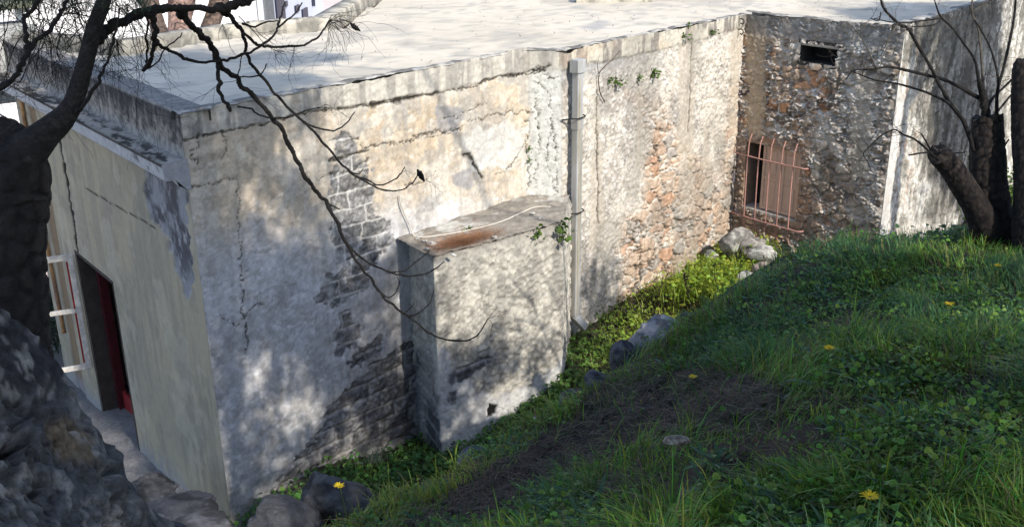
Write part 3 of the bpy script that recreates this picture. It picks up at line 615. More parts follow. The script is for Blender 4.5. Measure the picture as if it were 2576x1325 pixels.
# vent
vw = box('vent_window', ([XY(RP(VENT[0]-.03, 0, -.30)), XY(RP(VENT[1]+.03, 0, -.30)), XY(RP(VENT[1]+.03, 0, -.32)), XY(RP(VENT[0]-.03, 0, -.32))], VENT[2]-.03, VENT[3]+.03), MDARK, house)
MVR = mat('vent_reveal', (.05, .047, .043), var=.3, bump=.4); reveal(vw, RP, VENT, .3, MVR)
obox('lintel_bar', RP((VENT[0]+VENT[1])/2, VENT[3]-.02, .005), dR, nR, uz, .66, .05, .03, mat('old_timber', (.28, .25, .22)), vw, .004)

# open window of the yellow wall
def LP(u, z, o=0.): return pA+dL*u+nL*o+np.array([0, 0, z])
lw = box('tall_window', ([XY(LP(UW0-.03, 0, -.6)), XY(LP(UW1+.03, 0, -.6)), XY(LP(UW1+.03, 0, -.64)), XY(LP(UW0-.03, 0, -.64))], ZW0-.03, ZW1+.03), MDARK, house)
lw['label'] = 'tall window opening with dark red frame and open sash'
MYR = mat('window_reveal', (.045, .038, .035), var=.3, vscale=8, bump=.3)
reveal(lw, LP, (UW0, UW1, ZW0, ZW1), .22, MYR, mat('window_sill', (.26, .25, .23)))
for (a, b) in ((UW0+.01, UW0+.10), (UW1-.10, UW1-.01)): obox('frame', LP((a+b)/2, (ZW0+ZW1)/2, -.27), dL, nL, uz, b-a, .12, ZW1-ZW0-.02, MRED, lw, .004)
obox('frame', LP((UW0+UW1)/2, ZW1-.05, -.27), dL, nL, uz, UW1-UW0-.22, .11, .09, MRED, lw, .004)
obox('red_board', LP((UW0+UW1)/2, ZW0+.16, -.30), dL, nL, uz, UW1-UW0-.02, .04, .30, MREDB, lw, .004)
obox('red_sill', LP((UW0+UW1)/2, ZW0+.012, -.11), dL, nL, uz, UW1-UW0-.3, .2, .02, MREDB, lw, .004)
# pushed-back inner shutter panels (dark red)
obox('inner_shutter', LP(UW1-.3, (ZW0+ZW1)/2+.1, -.42), dL, nL, uz, .5, .03, ZW1-ZW0-.3, MRED, lw, .004)
# sash leaf hinged at the far jamb, swung out
hx = LP(UW1+.12, 0, .02); hx[2] = 0
q = onp(105, 682, hx, unit(np.array([Fw[0], Fw[1], 0])*0+dL)); so_ = unit([q[0]-hx[0], q[1]-hx[1], 0]); SWd = .78
sd_ = unit(nL*.96+dL*.28); sn_ = np.array([-sd_[1], sd_[0], 0])
SZ0, SZ1 = -6.42, -4.70
def SP(a, z): return hx+sd_*a+np.array([0, 0, z])
sash = obox('sash', SP(.035, (SZ0+SZ1)/2), sd_, sn_, uz, .07, .045, SZ1-SZ0, MWOOD, lw, .004)
obox('sash_stile', SP(SWd-.035, (SZ0+SZ1)/2), sd_, sn_, uz, .07, .045, SZ1-SZ0, MWOOD, sash, .004)
for zz, hh in ((SZ1-.035, .08), (-5.52, .06), (SZ0+.035, .07)): obox('sash_rail', SP(SWd/2, zz), sd_, sn_, uz, SWd-.144, .043, hh, MWOOD, sash, .004)
obox('red_trim', SP(.085, (SZ0+SZ1)/2), sd_, sn_, uz, .022, .03, SZ1-SZ0-.2, MREDB, sash)
# rusty strip by the wall end
V, F = tubes([([LP(5.9, -2.75, .03), LP(5.9, -3.6, .035), LP(5.88, -4.6, .04), LP(5.87, -5.6, .035), LP(5.86, -6.3, .03)], [.028]*5)], 8, .08, 9)
o = mesh('rusty_pipe', V, F, MORNG, house)

# downpipe
def BP(u, z, o=0.): return cB+dB*u+nB*o+np.array([0, 0, z])
up_ = .135; PWD = .115
dp = obox('downpipe', BP(up_, -3.98, .13), dB, nB, uz, PWD, .10, 3.40, MPIPE, house, .012); dp['label'] = 'pale grey square drainpipe strapped to the wall'
obox('pipe_head', BP(up_-.005, -2.20, .13), dB, nB, uz, .165, .14, .17, MPIPE, dp, .008)
obox('seam', BP(up_-.02, -4.0, .183), dB, nB, uz, .010, .010, 3.3, MPIPY, dp)
obox('joint', BP(up_, -2.95, .13), dB, nB, uz, PWD+.014, .114, .14, MPIPE, dp, .006)
kd = unit(np.array([.45*nB[0]+.45*dB[0], .45*nB[1]+.45*dB[1], -.75])); obox('elbow', BP(up_+.045, -5.76, .175), unit(np.cross(kd, nB)*1.), unit(np.cross(kd, np.cross(kd, nB))), kd, PWD*.95, .10, .26, MPIPE, dp, .01)
for zz in (-2.86, -4.14):
    pts = [BP(up_-.16, zz-.03, .0), BP(up_-.10, zz-.01, .13), BP(up_-.07, zz, .205), BP(up_+.07, zz+.01, .205), BP(up_+.09, zz+.03, .12), BP(up_+.18, zz+.06, .0)]
    V, F = tubes([(pts, [.009]*6)], 6); mesh('strap', V, F, MBLK, dp)
# iron hooks on the parapet near the corner
for (hx_, hy_) in ((1858, 50), (1856, 76)):
    p = onp(hx_, hy_, cB, nB); V, F = tubes([([p-nB*.03, p+nB*.06+uz*.02, p+nB*.10-uz*.02, p+nB*.07-uz*.06, p+nB*.04-uz*.045], [.010]*5)], 6); mesh('hook', V, F, MBLK, house)
# chimney block at the far corner
cc = kL+nL*.02-dL*.0; 
def boxat(name, c, dx, dy, sx, sy, z0, z1, m_, parent, bev=.01): return obox(name, c+np.array([0, 0, (z0+z1)/2]), dx, dy, uz, sx, sy, z1-z0, m_, parent, bev)
MCH = mat('chimney_render', (.30, .31, .31), var=.3, vscale=4, bump=.4, b2=(.42, .42, .42))
cq = np.array([*XY(onz(60, 205, -2.2)), 0])+dL*.35
ch = boxat('chimney', kL+dL*.42+nL*-.1, dL, nL, .55, .75, -2.9, -1.82, MCH, house, .02)
boxat('chimney_cap', kL+dL*.42+nL*-.1, dL, nL, .70, .92, -1.6, -1.5, mat('mossy_cap', (.16, .17, .13), var=.4, bump=.5), ch, .02)
for a_ in (-.22, .22):
    for b_ in (-.3, .3): boxat('cap_post', kL+dL*(.42+a_)+nL*(-.1+b_), dL, nL, .09, .09, -1.83, -1.59, MHOUSE, ch, .005)

# ------------------------------------------------------------------ terrain
def basew(px, py, p0, n): p = onp(px, py, p0, n); return p
ctl = []
for (x, y) in [(600, 1300), (700, 1240), (800, 1180), (900, 1150), (1000, 1125)]: ctl.append(onp(x, y, pA, nA))
ctl.append([-.9, 10.6, -6.5]); ctl.append([.63, 11.85, -6.1]); ctl.append([-.1, 11.2, -6.35])
for (x, y) in [(1430, 852), (1580, 745), (1700, 692), (1835, 600)]: ctl.append(onp(x, y, cB, nB))
for (x, y) in [(1850, 600), (2000, 655), (2215, 640)]: ctl.append(onp(x, y, eB, nR))
for (u_, z_) in [(.3, -5.25), (1.5, -5.5), (3.2, -5.75), (6, -5.3), (10, -4.6)]: p = gR+dD*u_; ctl.append([p[0], p[1], z_])
for (x, y, Y) in [(2188, 1250, 2.4), (1743, 947, 5.2), (2388, 765, 5.2), (2083, 875, 3.9), (2460, 610, 7.6), (1650, 870, 7.2), (1430, 1015, 6.3), (1150, 1185, 5.5), (880, 1320, 4.9),
                  (2100, 648, 8.0), (1850, 725, 7.7), (1600, 1300, 2.9), (1200, 1320, 3.9), (2560, 1300, 2.2), (2570, 640, 7.2), (2570, 900, 3.6), (1900, 1100, 3.2), (1450, 1180, 4.5), (2250, 640, 7.8)]:
    ctl.append(atY(x, y, Y))
ctl += [[0, 0, -1.62], [2, -1, -1.5], [-1.5, .5, -1.9], [4, 1, -1.3], [6, 4, -1.8], [8, 8, -2.6], [9, 0, -.9], [-2.2, 3.2, -3.4], [-3.5, 5, -5.6], [-2.3, 6.6, -5.9], [-1.2, 7.4, -5.9],
        [.3, 8.6, -5.9], [1.6, 9.9, -5.9], [2.8, 11.2, -5.85], [4.0, 12.2, -5.6], [5.4, 12.4, -5.3], [7, 13, -5.2], [9, 14, -4.7], [12, 14, -3.8], [-4, 8.8, -6.9], [-6, 10.5, -7.2], [-6, 7, -7.0], [-9, 12, -7.3],
        [-5, 2, -5], [-9, 4, -6.8], [-10, 8, -7.2], [.4, 9.8, -6.15], [-.6, 9.2, -6.2], [14, 4, -1.5], [5, -4, -1], [-4, -3, -2.2], [12, 9, -2.9], [-2.6, 8.4, -6.5], [2.2, 13.0, -5.95],[1.4,12.2,-6.0]]
ctl = np.array(ctl, float)
def tps(r): return r*r*np.log(r+1e-6)
_K = tps(np.hypot(ctl[:, None, 0]-ctl[None, :, 0], ctl[:, None, 1]-ctl[None, :, 1]))+np.eye(len(ctl))*.02
_Pm = np.column_stack([np.ones(len(ctl)), ctl[:, :2]]); _A = np.block([[_K, _Pm], [_Pm.T, np.zeros((3, 3))]])
_w = np.linalg.solve(_A, np.concatenate([ctl[:, 2], [0, 0, 0]]))
def ground0(x, y):
    sh = x.shape; x = x.ravel(); y = y.ravel(); out = np.zeros(len(x))
    for i in range(0, len(x), 20000):
        a = x[i:i+20000]; b = y[i:i+20000]; K = tps(np.hypot(a[:, None]-ctl[None, :, 0], b[:, None]-ctl[None, :, 1]))
        out[i:i+20000] = K@_w[:-3]+_w[-3]+_w[-2]*a+_w[-1]*b
    return np.clip(out, -8, 0).reshape(sh)
GX0, GY0, GS = -14., -6., .1
_gx = np.arange(GX0, 20.01, GS); _gy = np.arange(GY0, 18.01, GS); _X, _Y = np.meshgrid(_gx, _gy, indexing='ij'); _G = ground0(_X, _Y)
_G = _G+(fbm(_X*1.1, _Y*1.1, 4, 311)-.5)*.16
def ground(x, y):
    fx = np.clip((np.asarray(x)-GX0)/GS, 0, len(_gx)-1.001); fy = np.clip((np.asarray(y)-GY0)/GS, 0, len(_gy)-1.001)
    i = fx.astype(int); j = fy.astype(int); a = fx-i; b = fy-j
    return (_G[i, j]*(1-a)+_G[i+1, j]*a)*(1-b)+(_G[i, j+1]*(1-a)+_G[i+1, j+1]*a)*b+(fbm(np.asarray(x)*7, np.asarray(y)*7, 3, 313)-.5)*.05
def hit(px, py, tmax=22.):
    """where the view ray meets the ground (vectorised)"""
    d = Fw[None]+((px-1288)/FP)[:, None]*Rt+((662-py)/FP)[:, None]*Up
    t = np.full(len(px), 1.2); done = np.zeros(len(px), bool)
    for _ in range(420):
        p = d*t[:, None]; h = p[:, 2]-ground(p[:, 0], p[:, 1]); c = h < 0.0; done |= c
        t = np.where(done, t, t+np.clip(h*.6, .05, .5)); 
        if done.all(): break
    ok = done & (t < tmax); return d*t[:, None], ok
# bare earth patch, painted by place
def soilmask(px, py): return pm(px, py, [(1000, 1330), (1120, 1245), (1290, 1150), (1440, 1060), (1560, 955), (1700, 925), (1850, 950), (2000, 1000), (1960, 1060), (1850, 1090), (1640, 1120), (1480, 1200), (1330, 1260), (1230, 1330)], 30, 40, 321, .01)
x = np.concatenate([np.arange(-14, -5, .12), np.arange(-5, 8, .04), np.arange(8, 20, .12)]); y = np.concatenate([np.arange(-6, 1, .15), np.arange(1, 13, .04), np.arange(13, 18, .08)])
X, Y = np.meshgrid(x, y, indexing='ij'); Z = ground(X, Y); n = fbm(X*9, Y*9, 5, 331); Z = Z+(n-.5)*.05
P = np.stack([X, Y, Z], -1); px, py = proj(P); sm_ = soilmask(px, py)*(P@Fw > 1); Z = Z+sm_*(ss(.5, .62, fbm(X*14, Y*14, 5, 337))*.035+(fbm(X*5, Y*5, 4, 338)-.5)*.05-.02); P[..., 2] = Z; c = mix(np.ones(X.shape+(3,))*np.array([.026, .021, .017]), [.055, .040, .030], ss(.42, .62, n)); c = mix(c, [.03, .045, .015], ss(.45, .6, fbm(X*3, Y*3, 4, 335))*.5)
lf = ss(-2.2, -3.2, X)*ss(7.6, 8.6, Y); c = mix(c, [.20, .20, .21], lf*.8)
gobj = mesh('ground', P.reshape(-1, 3), grid_faces(len(x), len(y)), MSOIL, None, c.reshape(-1, 3)); tag(gobj, 'dark earth bank sloping down to the foot of the house walls', 'ground', kind='structure')
far = mesh('street', np.array([[-200, -60, -8.3], [200, -60, -8.3], [200, 300, -8.3], [-200, 300, -8.3]]), np.array([[0, 1, 2, 3]]), MPAVE); tag(far, 'pale pinkish paving far below beyond the house', 'street', kind='structure')

# ------------------------------------------------------------------ rocks
def ico(sub=4):
    import bmesh
    bm = bmesh.new(); bmesh.ops.create_icosphere(bm, subdivisions=sub, radius=1); V = np.array([v.co[:] for v in bm.verts]); F = np.array([[v.index for v in f.verts] for f in bm.faces]); bm.free(); return V, F
_ico = {k: ico(k) for k in (3, 4, 5, 6, 7)}
def n3d(V, f, s, o=4): return (fbm(V[:, 0]*f+V[:, 2]*f*.37, V[:, 1]*f+V[:, 2]*f*.81, o, s)+fbm(V[:, 1]*f+3+V[:, 0]*f*.3, V[:, 2]*f+1, o, s+3)+fbm(V[:, 2]*f+7, V[:, 0]*f+V[:, 1]*f*.45, o, s+6))/3-.5
def rock_shape(sub, size, seed, cuts=9, rough=.14, rot=0):
    V, F = _ico[sub]; V = V.copy(); rg = np.random.RandomState(seed)
    for _ in range(cuts):
        n = unit(rg.randn(3)); h = .62+.25*rg.rand(); s = V@n-h; V = np.where((s > 0)[:, None], V-s[:, None]*n*.92, V)
    D = unit([1, 1, 1]); r = 1+rough*2.4*n3d(V, 1.7, seed)+rough*1.2*n3d(V, 6, seed+9)+rough*.5*n3d(V, 17, seed+19)
    V = V*r[:, None]*np.array(size); a = rot; Rz = np.array([[cos(a), -sin(a), 0], [sin(a), cos(a), 0], [0, 0, 1]]); return V@Rz.T, F
def rock(name, c, size, seed, colr, label, sub=4, cuts=9, rough=.14, rot=0, group=None, col2=None, extra=None, cat='rock'):
    V, F = rock_shape(sub, size, seed, cuts, rough, rot)
    n = n3d(V, 3/max(size), seed+5)+.5; cc = mix(np.ones((len(V), 3))*np.array(colr), np.array(colr)*.4 if col2 is None else col2, ss(.46, .58, n))
    sp = ss(.60, .66, n3d(V, 26/max(size)*.5, seed+31)+.5); cc = mix(cc, np.array(colr)*1.7, sp*.5)
    if extra: V, cc = extra(V, cc)
    o = mesh(name, V, F, MROCK, None, cc); o.location = [float(v) for v in c]; tag(o, label, cat, group); return o
BLU = [.20, .205, .22]
def rk(px, py, Y, size, seed, colr, label, dz=0, **k):
    p = atY(px, py, Y); return rock('rock', p+np.array([0, 0, dz]), size, seed, colr, label, **k)
rk(1650, 862, 7.3, (.24, .18, .19), 3, [.34, .345, .37], 'large pale grey boulder at the crest of the bank right of the drainpipe', cuts=9, rough=.26, dz=.03, sub=5)
rk(1568, 905, 7.15, (.13, .13, .16), 7, [.10, .10, .12], 'dark jagged stone leaning on the left side of the large pale boulder')
rk(1720, 805, 7.5, (.10, .08, .07), 11, [.12, .10, .11], 'small dark stone at the upper right of the large pale boulder')
rk(1505, 962, 6.75, (.13, .11, .11), 13, [.11, .11, .13], 'dark rounded stone midway down the row along the bank edge')
rk(1447, 1005, 6.5, (.12, .10, .08), 17, [.12, .12, .125], 'low dark stone below the rounded one on the bank edge')
rk(1380, 1056, 6.35, (.12, .08, .05), 19, [.38, .36, .32], 'flat whitish stone in the grass above the bare earth')
rk(1196, 1165, 5.75, (.12, .10, .13), 23, [.11, .125, .16], 'smooth blue-grey rock beside the foot of the buttress', cuts=5, rough=.06)
rk(1095, 1240, 5.6, (.08, .07, .06), 27, [.16, .17, .20], 'small blue-grey stone at the edge of the clover patch')
rk(1700, 1107, 3.35, (.055, .03, .02), 29, [.42, .36, .30], 'small pale chip of stone lying on the bare earth', sub=3)
rk(838, 1290, 7.6, (.42, .38, .42), 31, [.085, .085, .09], 'broad dark boulder against the wall foot at the bottom of the picture', cuts=12, sub=5, rough=.22)
rk(700, 1350, 7.2, (.40, .36, .30), 33, [.07, .07, .075], 'rough dark stone at the bottom edge between the boulder and the house corner', cuts=12, sub=5, rough=.22)
rk(1035, 1340, 5.2, (.20, .16, .10), 37, [.13, .13, .13], 'flat dark stone at the bottom edge beside the clover', cuts=8)
rk(1850, 610, 15.3, (.34, .25, .28), 41, [.36, .35, .33], 'tall grey stone leaning in the corner left of the barred window', dz=-.02)
rk(1895, 618, 15.1, (.22, .2, .18), 43, [.33, .31, .29], 'grey stone tucked behind the tall one under the window bars')
rk(1923, 640, 14.2, (.25, .2, .14), 47, [.42, .41, .38], 'flat pale boulder lying in clover under the barred window')
rk(1922, 690, 13.6, (.22, .2, .2), 53, [.36, .30, .26], 'rounded brownish stone below the flat pale boulder')
rk(1873, 700, 13.4, (.16, .13, .12), 59, [.36, .36, .34], 'small squarish grey stone left of the rounded brownish one')
rk(1790, 640, 15.0, (.12, .1, .08), 61, [.42, .42, .40], 'small white stone at the wall foot near the corner')
rk(1112, 812-162, 10.85, (.06, .06, .055), 67, [.25, .24, .23], 'grey cube-like stone on the outer edge of the buttress top', sub=3)
for k, (x_, y_, s_) in enumerate([(1085, 612, .05), (1075, 625, .035), (1140, 640, .03), (1068, 605, .03), (1050, 600, .02), (1100, 622, .02), (1245, 595, .03), (1340, 535, .03), (1360, 548, .03)]):
    p = onz(x_, y_, zbt+.03); rock('stone_chip', p, (s_*1.3, s_, s_*.6), 80+k, [.55, .54, .50], 'loose white plaster chip scattered on the buttress top', sub=3, group='white plaster chips on the buttress top')
for k, (x_, y_) in enumerate([(1265, 1200), (1290, 1195), (1310, 1185), (1187, 1165), (1070, 1105)][:3]): pass
for k, (x_, y_, Y) in enumerate([(985, 1197, 0), (1010, 1202, 0), (1020, 1196, 0), (905, 1172, 0), (1120, 1128, 0)]):
    p, ok = hit(np.array([float(x_)]), np.array([float(y_)])); rock('stone_chip', p[0]+[0, 0, .03], (.06, .045, .03), 120+k, [.36, .36, .36], 'small pale stone chip among the clover below the wall', sub=3, group='pale chips among the clover')

# ------------------------------------------------------------------ ruined wall end, near left
def ruin():
    V, F = _ico[7]; V = V.copy(); p = 4.5; r = (np.abs(V)**p).sum(1)**(-1/p); V = V*r[:, None]
    
    for _n, _h in (([.75, -.62, .25], .60), ([.2, -.9, .4], .52), ([.9, -.1, .45], .62), ([-.2, -.75, .65], .62), ([.55, -.75, -.3], .66)):
        _n = unit(_n); _s = V*np.array([.62, .55, .80])@_n-_h; V = np.where((_s > 0)[:, None], V-_s[:, None]*_n*.85/np.array([.62, .55, .80]), V)
    V = V*np.array([.62, .55, .80]); V[:, 0] += ((1-V[:, 2]/.8)/2)**2.6*.90*ss(-.2, .6, V[:, 0]/.62); V[:, 1] += V[:, 2]*-.10
    ctr = np.array([-1.985, 2.50, -1.915]); N = V/np.linalg.norm(V, axis=1)[:, None]; W = V+ctr
    nx, nz = n3d(W, 5, 71, 6), n3d(W, 5, 73, 6); a = W[:, 1]+W[:, 0]*.9
    e, f2, cid = vor(a*3.2+nx*2.6, W[:, 2]*4.0+nz*2.6, 75); cr = f2-e
    e2, g2, cid2 = vor(a*12+nx*5, W[:, 2]*15+nz*5, 76); e3, g3, cid3 = vor(a*34+nx*9, W[:, 2]*40+nz*9, 79)
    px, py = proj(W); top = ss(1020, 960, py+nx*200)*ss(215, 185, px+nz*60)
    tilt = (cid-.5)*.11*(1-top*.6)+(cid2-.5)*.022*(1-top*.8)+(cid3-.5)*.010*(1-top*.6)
    rg_ = 1-np.abs(n3d(W, 7, 84, 6)*5).clip(0, 1)
    d = n3d(W, 2.2, 81)*.07+nx*.03+tilt*(1-top*.5)-ss(.10, 0, cr)*.05*(1-top)-ss(.12, 0, g2-e2)*.018*(1-top*.8)+rg_*.02+n3d(W, 34, 85, 5)*.05+n3d(W, 90, 86, 4)*.022
    hole = np.zeros(len(V))
    for (x_, y_, rx, ry) in ((160, 1045, 55, 9), (25, 1130, 45, 14), (245, 1180, 24, 34), (200, 1018, 20, 8), (60, 1010, 30, 5)):
        hole = np.maximum(hole, ss(1.3, .6, np.hypot((px-x_)/rx, (py-y_)/ry)+n3d(W, 14, 87)*1.6)*(N[:, 1] < .3))
    V = V+N*(d-hole*.10)[:, None]
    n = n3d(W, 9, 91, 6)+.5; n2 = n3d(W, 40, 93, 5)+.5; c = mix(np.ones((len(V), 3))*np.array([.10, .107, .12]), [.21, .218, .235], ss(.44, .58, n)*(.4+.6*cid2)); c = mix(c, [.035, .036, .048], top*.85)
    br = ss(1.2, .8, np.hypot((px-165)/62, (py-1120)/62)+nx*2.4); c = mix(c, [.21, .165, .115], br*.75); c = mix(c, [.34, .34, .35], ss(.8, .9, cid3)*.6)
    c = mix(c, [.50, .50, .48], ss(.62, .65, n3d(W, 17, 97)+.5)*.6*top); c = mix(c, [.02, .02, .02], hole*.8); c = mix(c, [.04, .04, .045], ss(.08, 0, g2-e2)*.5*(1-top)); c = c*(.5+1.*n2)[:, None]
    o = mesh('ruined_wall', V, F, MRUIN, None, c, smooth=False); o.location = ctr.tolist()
    tag(o, 'big dark rough rubble wall end standing close at the bottom left', 'wall ruin')
ruin()
rk(430, 1310, 8.2, (.50, .42, .28), 131, [.05, .053, .065], 'long pale bluish broken plaster lump at the foot of the yellow wall', rot=.7, cuts=14, sub=5, rough=.22)
rk(352, 1262, 9.0, (.42, .35, .30), 133, [.05, .053, .06], 'grey broken masonry lump below the red sill of the tall window', rot=.4, cuts=14, sub=5, rough=.22)
rk(500, 1345, 7.4, (.36, .28, .2), 137, [.10, .10, .11], 'dark stone at the bottom edge beneath the yellow wall corner', cuts=10)

# ------------------------------------------------------------------ vegetation
def colmesh(name, V, F, C, m_, parent=None): return mesh(name, V, F, m_, parent, C, smooth=True)
def blades(P, ang, L, W, bend, colr, lev=(0, .3, .62, .86, 1), prof=(1, .95, .75, .42, 0), fold=.0, lean=0.):
    n = len(P); T = np.array(lev); k = len(T); H_ = np.stack([np.cos(ang), np.sin(ang), 0*ang], -1); Sd = np.stack([-np.sin(ang), np.cos(ang), 0*ang], -1)
    out = L[:, None]*(bend[:, None]*T**2*.8+lean*T); up = L[:, None]*(T-.42*bend[:, None]*T**2.4)*np.sqrt(np.maximum(1-lean*lean, .05))
    c = P[:, None]+out[..., None]*H_[:, None]; c[..., 2] += up
    wv = (W[:, None]*np.array(prof)[None])[..., None]*.5*Sd[:, None]
    V = np.stack([c-wv, c+wv], 2)[:, :, :, :]; V = V.reshape(n, 2*k, 3); V = V[:, :-1]      # tip is one vertex
    b = np.arange(n)[:, None, None]*(2*k-1); q = np.array([[2*i, 2*i+1, 2*i+3, 2*i+2] for i in range(k-2)])[None]+b; t = np.array([[2*k-4, 2*k-3, 2*k-2]])[None]+b
    tc = np.concatenate([np.repeat(T, 2)[:-1]]); cc = colr[:, None]*(.75+.4*tc)[None, :, None]
    return V.reshape(-1, 3), [q.reshape(-1, 4), t.reshape(-1, 3)], cc.reshape(-1, 3)
def discs(P, r, tilt_a, tilt, colr, k=7, notch=.55):
    n = len(P); th = np.arange(k)/k*2*pi; rad = np.ones(k); rad[0] = notch
    x = r[:, None]*rad*np.cos(th); y = r[:, None]*rad*np.sin(th); z = .18*r[:, None]*np.cos(th*2)+0*x
    ct, st = np.cos(tilt)[:, None], np.sin(tilt)[:, None]; x2 = x*ct+z*st; z2 = -x*st+z*ct
    ca, sa = np.cos(tilt_a)[:, None], np.sin(tilt_a)[:, None]; X = x2*ca-y*sa; Y = x2*sa+y*ca
    V = np.stack([X, Y, z2], -1)+P[:, None]; V = np.concatenate([V, P[:, None]], 1)
    b = np.arange(n)[:, None, None]*(k+1); j = np.arange(k); f = np.stack([j, (j+1) % k, np.full(k, k)], -1)[None]+b
    c = np.repeat(colr[:, None], k+1, 1); c[:, -1] *= .7
    return V.reshape(-1, 3), [f.reshape(-1, 3)], c.reshape(-1, 3)
def join(parts):
    V = []; Q = {3: [], 4: []}; Cc = []; off = 0
    for v, fs, c in parts:
        for f in fs: Q[f.shape[1]].append(f+off)
        V.append(v); Cc.append(c); off += len(v)
    return np.vstack(V), [np.vstack(q) for q in Q.values() if q], np.vstack(Cc)
rg = np.random.RandomState(7)
def sample(n, x0, x1, y0, y1, far_=22):
    px = rg.uniform(x0, x1, n); py = rg.uniform(y0, y1, n); P, ok = hit(px, py, far_); return P[ok], px[ok], py[ok]
def inhouse(P):                                               # behind the front walls
    a = (P-pA)@nA; u = (P-pA)@dA; b = (P-cB)@nB; r_ = (P-eB)@nR; d_ = (P-gR)@nD; ub = (P-cB)@dB
    f = (u > 0) & (u < 4.95) & (a < .02); f |= (ub > 0) & (ub < 4.6) & (b < .02) & (r_ < 0.02); f |= (r_ < .02) & (d_ < .02) & ((P-gR)@dD > 0)
    f |= (r_ < .02) & ((P-eB)@dR > 0) & ((P-eB)@dR < 2.77); f |= polyd(P[:, 0], P[:, 1], [XY(v) for v in bp]) > -.01
    f |= ((P-pA)@nL < .02) & (a < .02) & ((P-pA)@dL > 0) & ((P-pA)@dL < 6.4); return f
def jitc(base, n, v=.3, hue=.2):
    b = np.array(base)[None]*(1+v*(rg.rand(n, 1)*2-1)); b[:, 0] *= 1+hue*(rg.rand(n)*2-1)*1.3; b[:, 2] *= 1+hue*(rg.rand(n)*2-1); return b
def grass_obj():
    P, px, py = sample(250000, -250, 2850, 560, 1560, 12); w_ = P@Fw
    soil = soilmask(px, py); pn = fbm(P[:, 0]*1.7, P[:, 1]*1.7, 4, 701)
    keep = (P[:, 2] > -4.6) & (rg.rand(len(P)) < np.clip(w_/5.5, .55, 1)) & (rg.rand(len(P)) > soil*.975) & ~inhouse(P) & (rg.rand(len(P)) < .35+ss(.35, .55, pn)) & ~((P[:, 0] < -.9) & (P[:, 1] < 4.6))
    P, px, py, w_ = P[keep], px[keep], py[keep], w_[keep]; n = len(P); P = P-[0, 0, .01]
    fa = fbm(P[:, 0]*1.2, P[:, 1]*1.2, 3, 711)*14; fl = fbm(P[:, 0]*2.6, P[:, 1]*2.6, 3, 713)
    ang = fa+rg.randn(n)*.9; L = (.035+.16*ss(.3, .7, fl)*rg.rand(n)**.8+.03*rg.rand(n)); L *= np.where(rg.rand(n) < .06, 1.6, 1)
    bend = .25+1.0*rg.rand(n); W = .0022+.0022*rg.rand(n)+.0004*w_; 
    col = jitc([.115, .225, .026], n, .6, .4); bl_ = ss(.45, .6, fbm(P[:, 0]*1.6+9, P[:, 1]*1.6, 3, 717)); col = col*(1-bl_[:, None])+np.array([.065, .165, .055])*bl_[:, None]*(.7+.6*rg.rand(n, 1))
    edge = ss(-.4, .2, -(P[:, 0]-(P[:, 1]-5)*.45+.2)); yl = rg.rand(n) < (.10+.8*edge*ss(-2.6, -3.2, P[:, 2])); col[yl] = jitc([.19, .25, .035], yl.sum(), .3); dr = rg.rand(n) < .07; col[dr] = jitc([.20, .16, .09], dr.sum(), .3)
    return blades(P, ang, L, W, bend, col)
V, F, Cc = grass_obj(); o = colmesh('grass', V, F, Cc, MLEAF); tag(o, 'dark green grass covering the shaded bank in front of the house', 'grass', kind='stuff')
# broad leaved weeds on the bank
def weeds():
    P, px, py = sample(20000, -200, 2850, 600, 1500, 10); w_ = P@Fw; soil = soilmask(px, py); pn = fbm(P[:, 0]*1.3+5, P[:, 1]*1.3, 4, 721)
    k = (P[:, 2] > -4.4) & (rg.rand(len(P)) > soil) & ~inhouse(P) & (rg.rand(len(P)) < ss(.42, .6, pn)+.06) & (rg.rand(len(P)) < np.clip(w_/6, .35, 1)) & ~((P[:, 0] < -.9) & (P[:, 1] < 4.6)); P = P[k]; n = len(P)
    parts = []; m = 4; Q = np.repeat(P, m, 0)+np.c_[rg.randn(n*m, 2)*.035, np.zeros(n*m)]; Q[:, 2] += .02+.07*rg.rand(n*m); r = .005+.0105*rg.rand(n*m)**2
    parts.append(discs(Q, r, rg.rand(n*m)*6.28, .2+.7*rg.rand(n*m), jitc([.11, .22, .03], n*m, .5)))
    P2 = P[rg.rand(n) < .13]; n2 = len(P2); m = 7; Q = np.repeat(P2, m, 0); A = np.tile(np.arange(m)/m*6.28, n2)+rg.randn(n2*m)*.4
    parts.append(blades(Q, A, .04+.07*rg.rand(n2*m), .008+.010*rg.rand(n2*m), .5+.8*rg.rand(n2*m), jitc([.055, .13, .055], n2*m, .3), lev=(0, .25, .5, .8, 1), prof=(.2, .6, 1, .75, 0), lean=.45))
    return join(parts)
V, F, Cc = weeds(); o = colmesh('weeds', V, F, Cc, MLEAF); tag(o, 'low broad-leaved weeds mixed into the grass of the bank', 'weeds', kind='stuff')
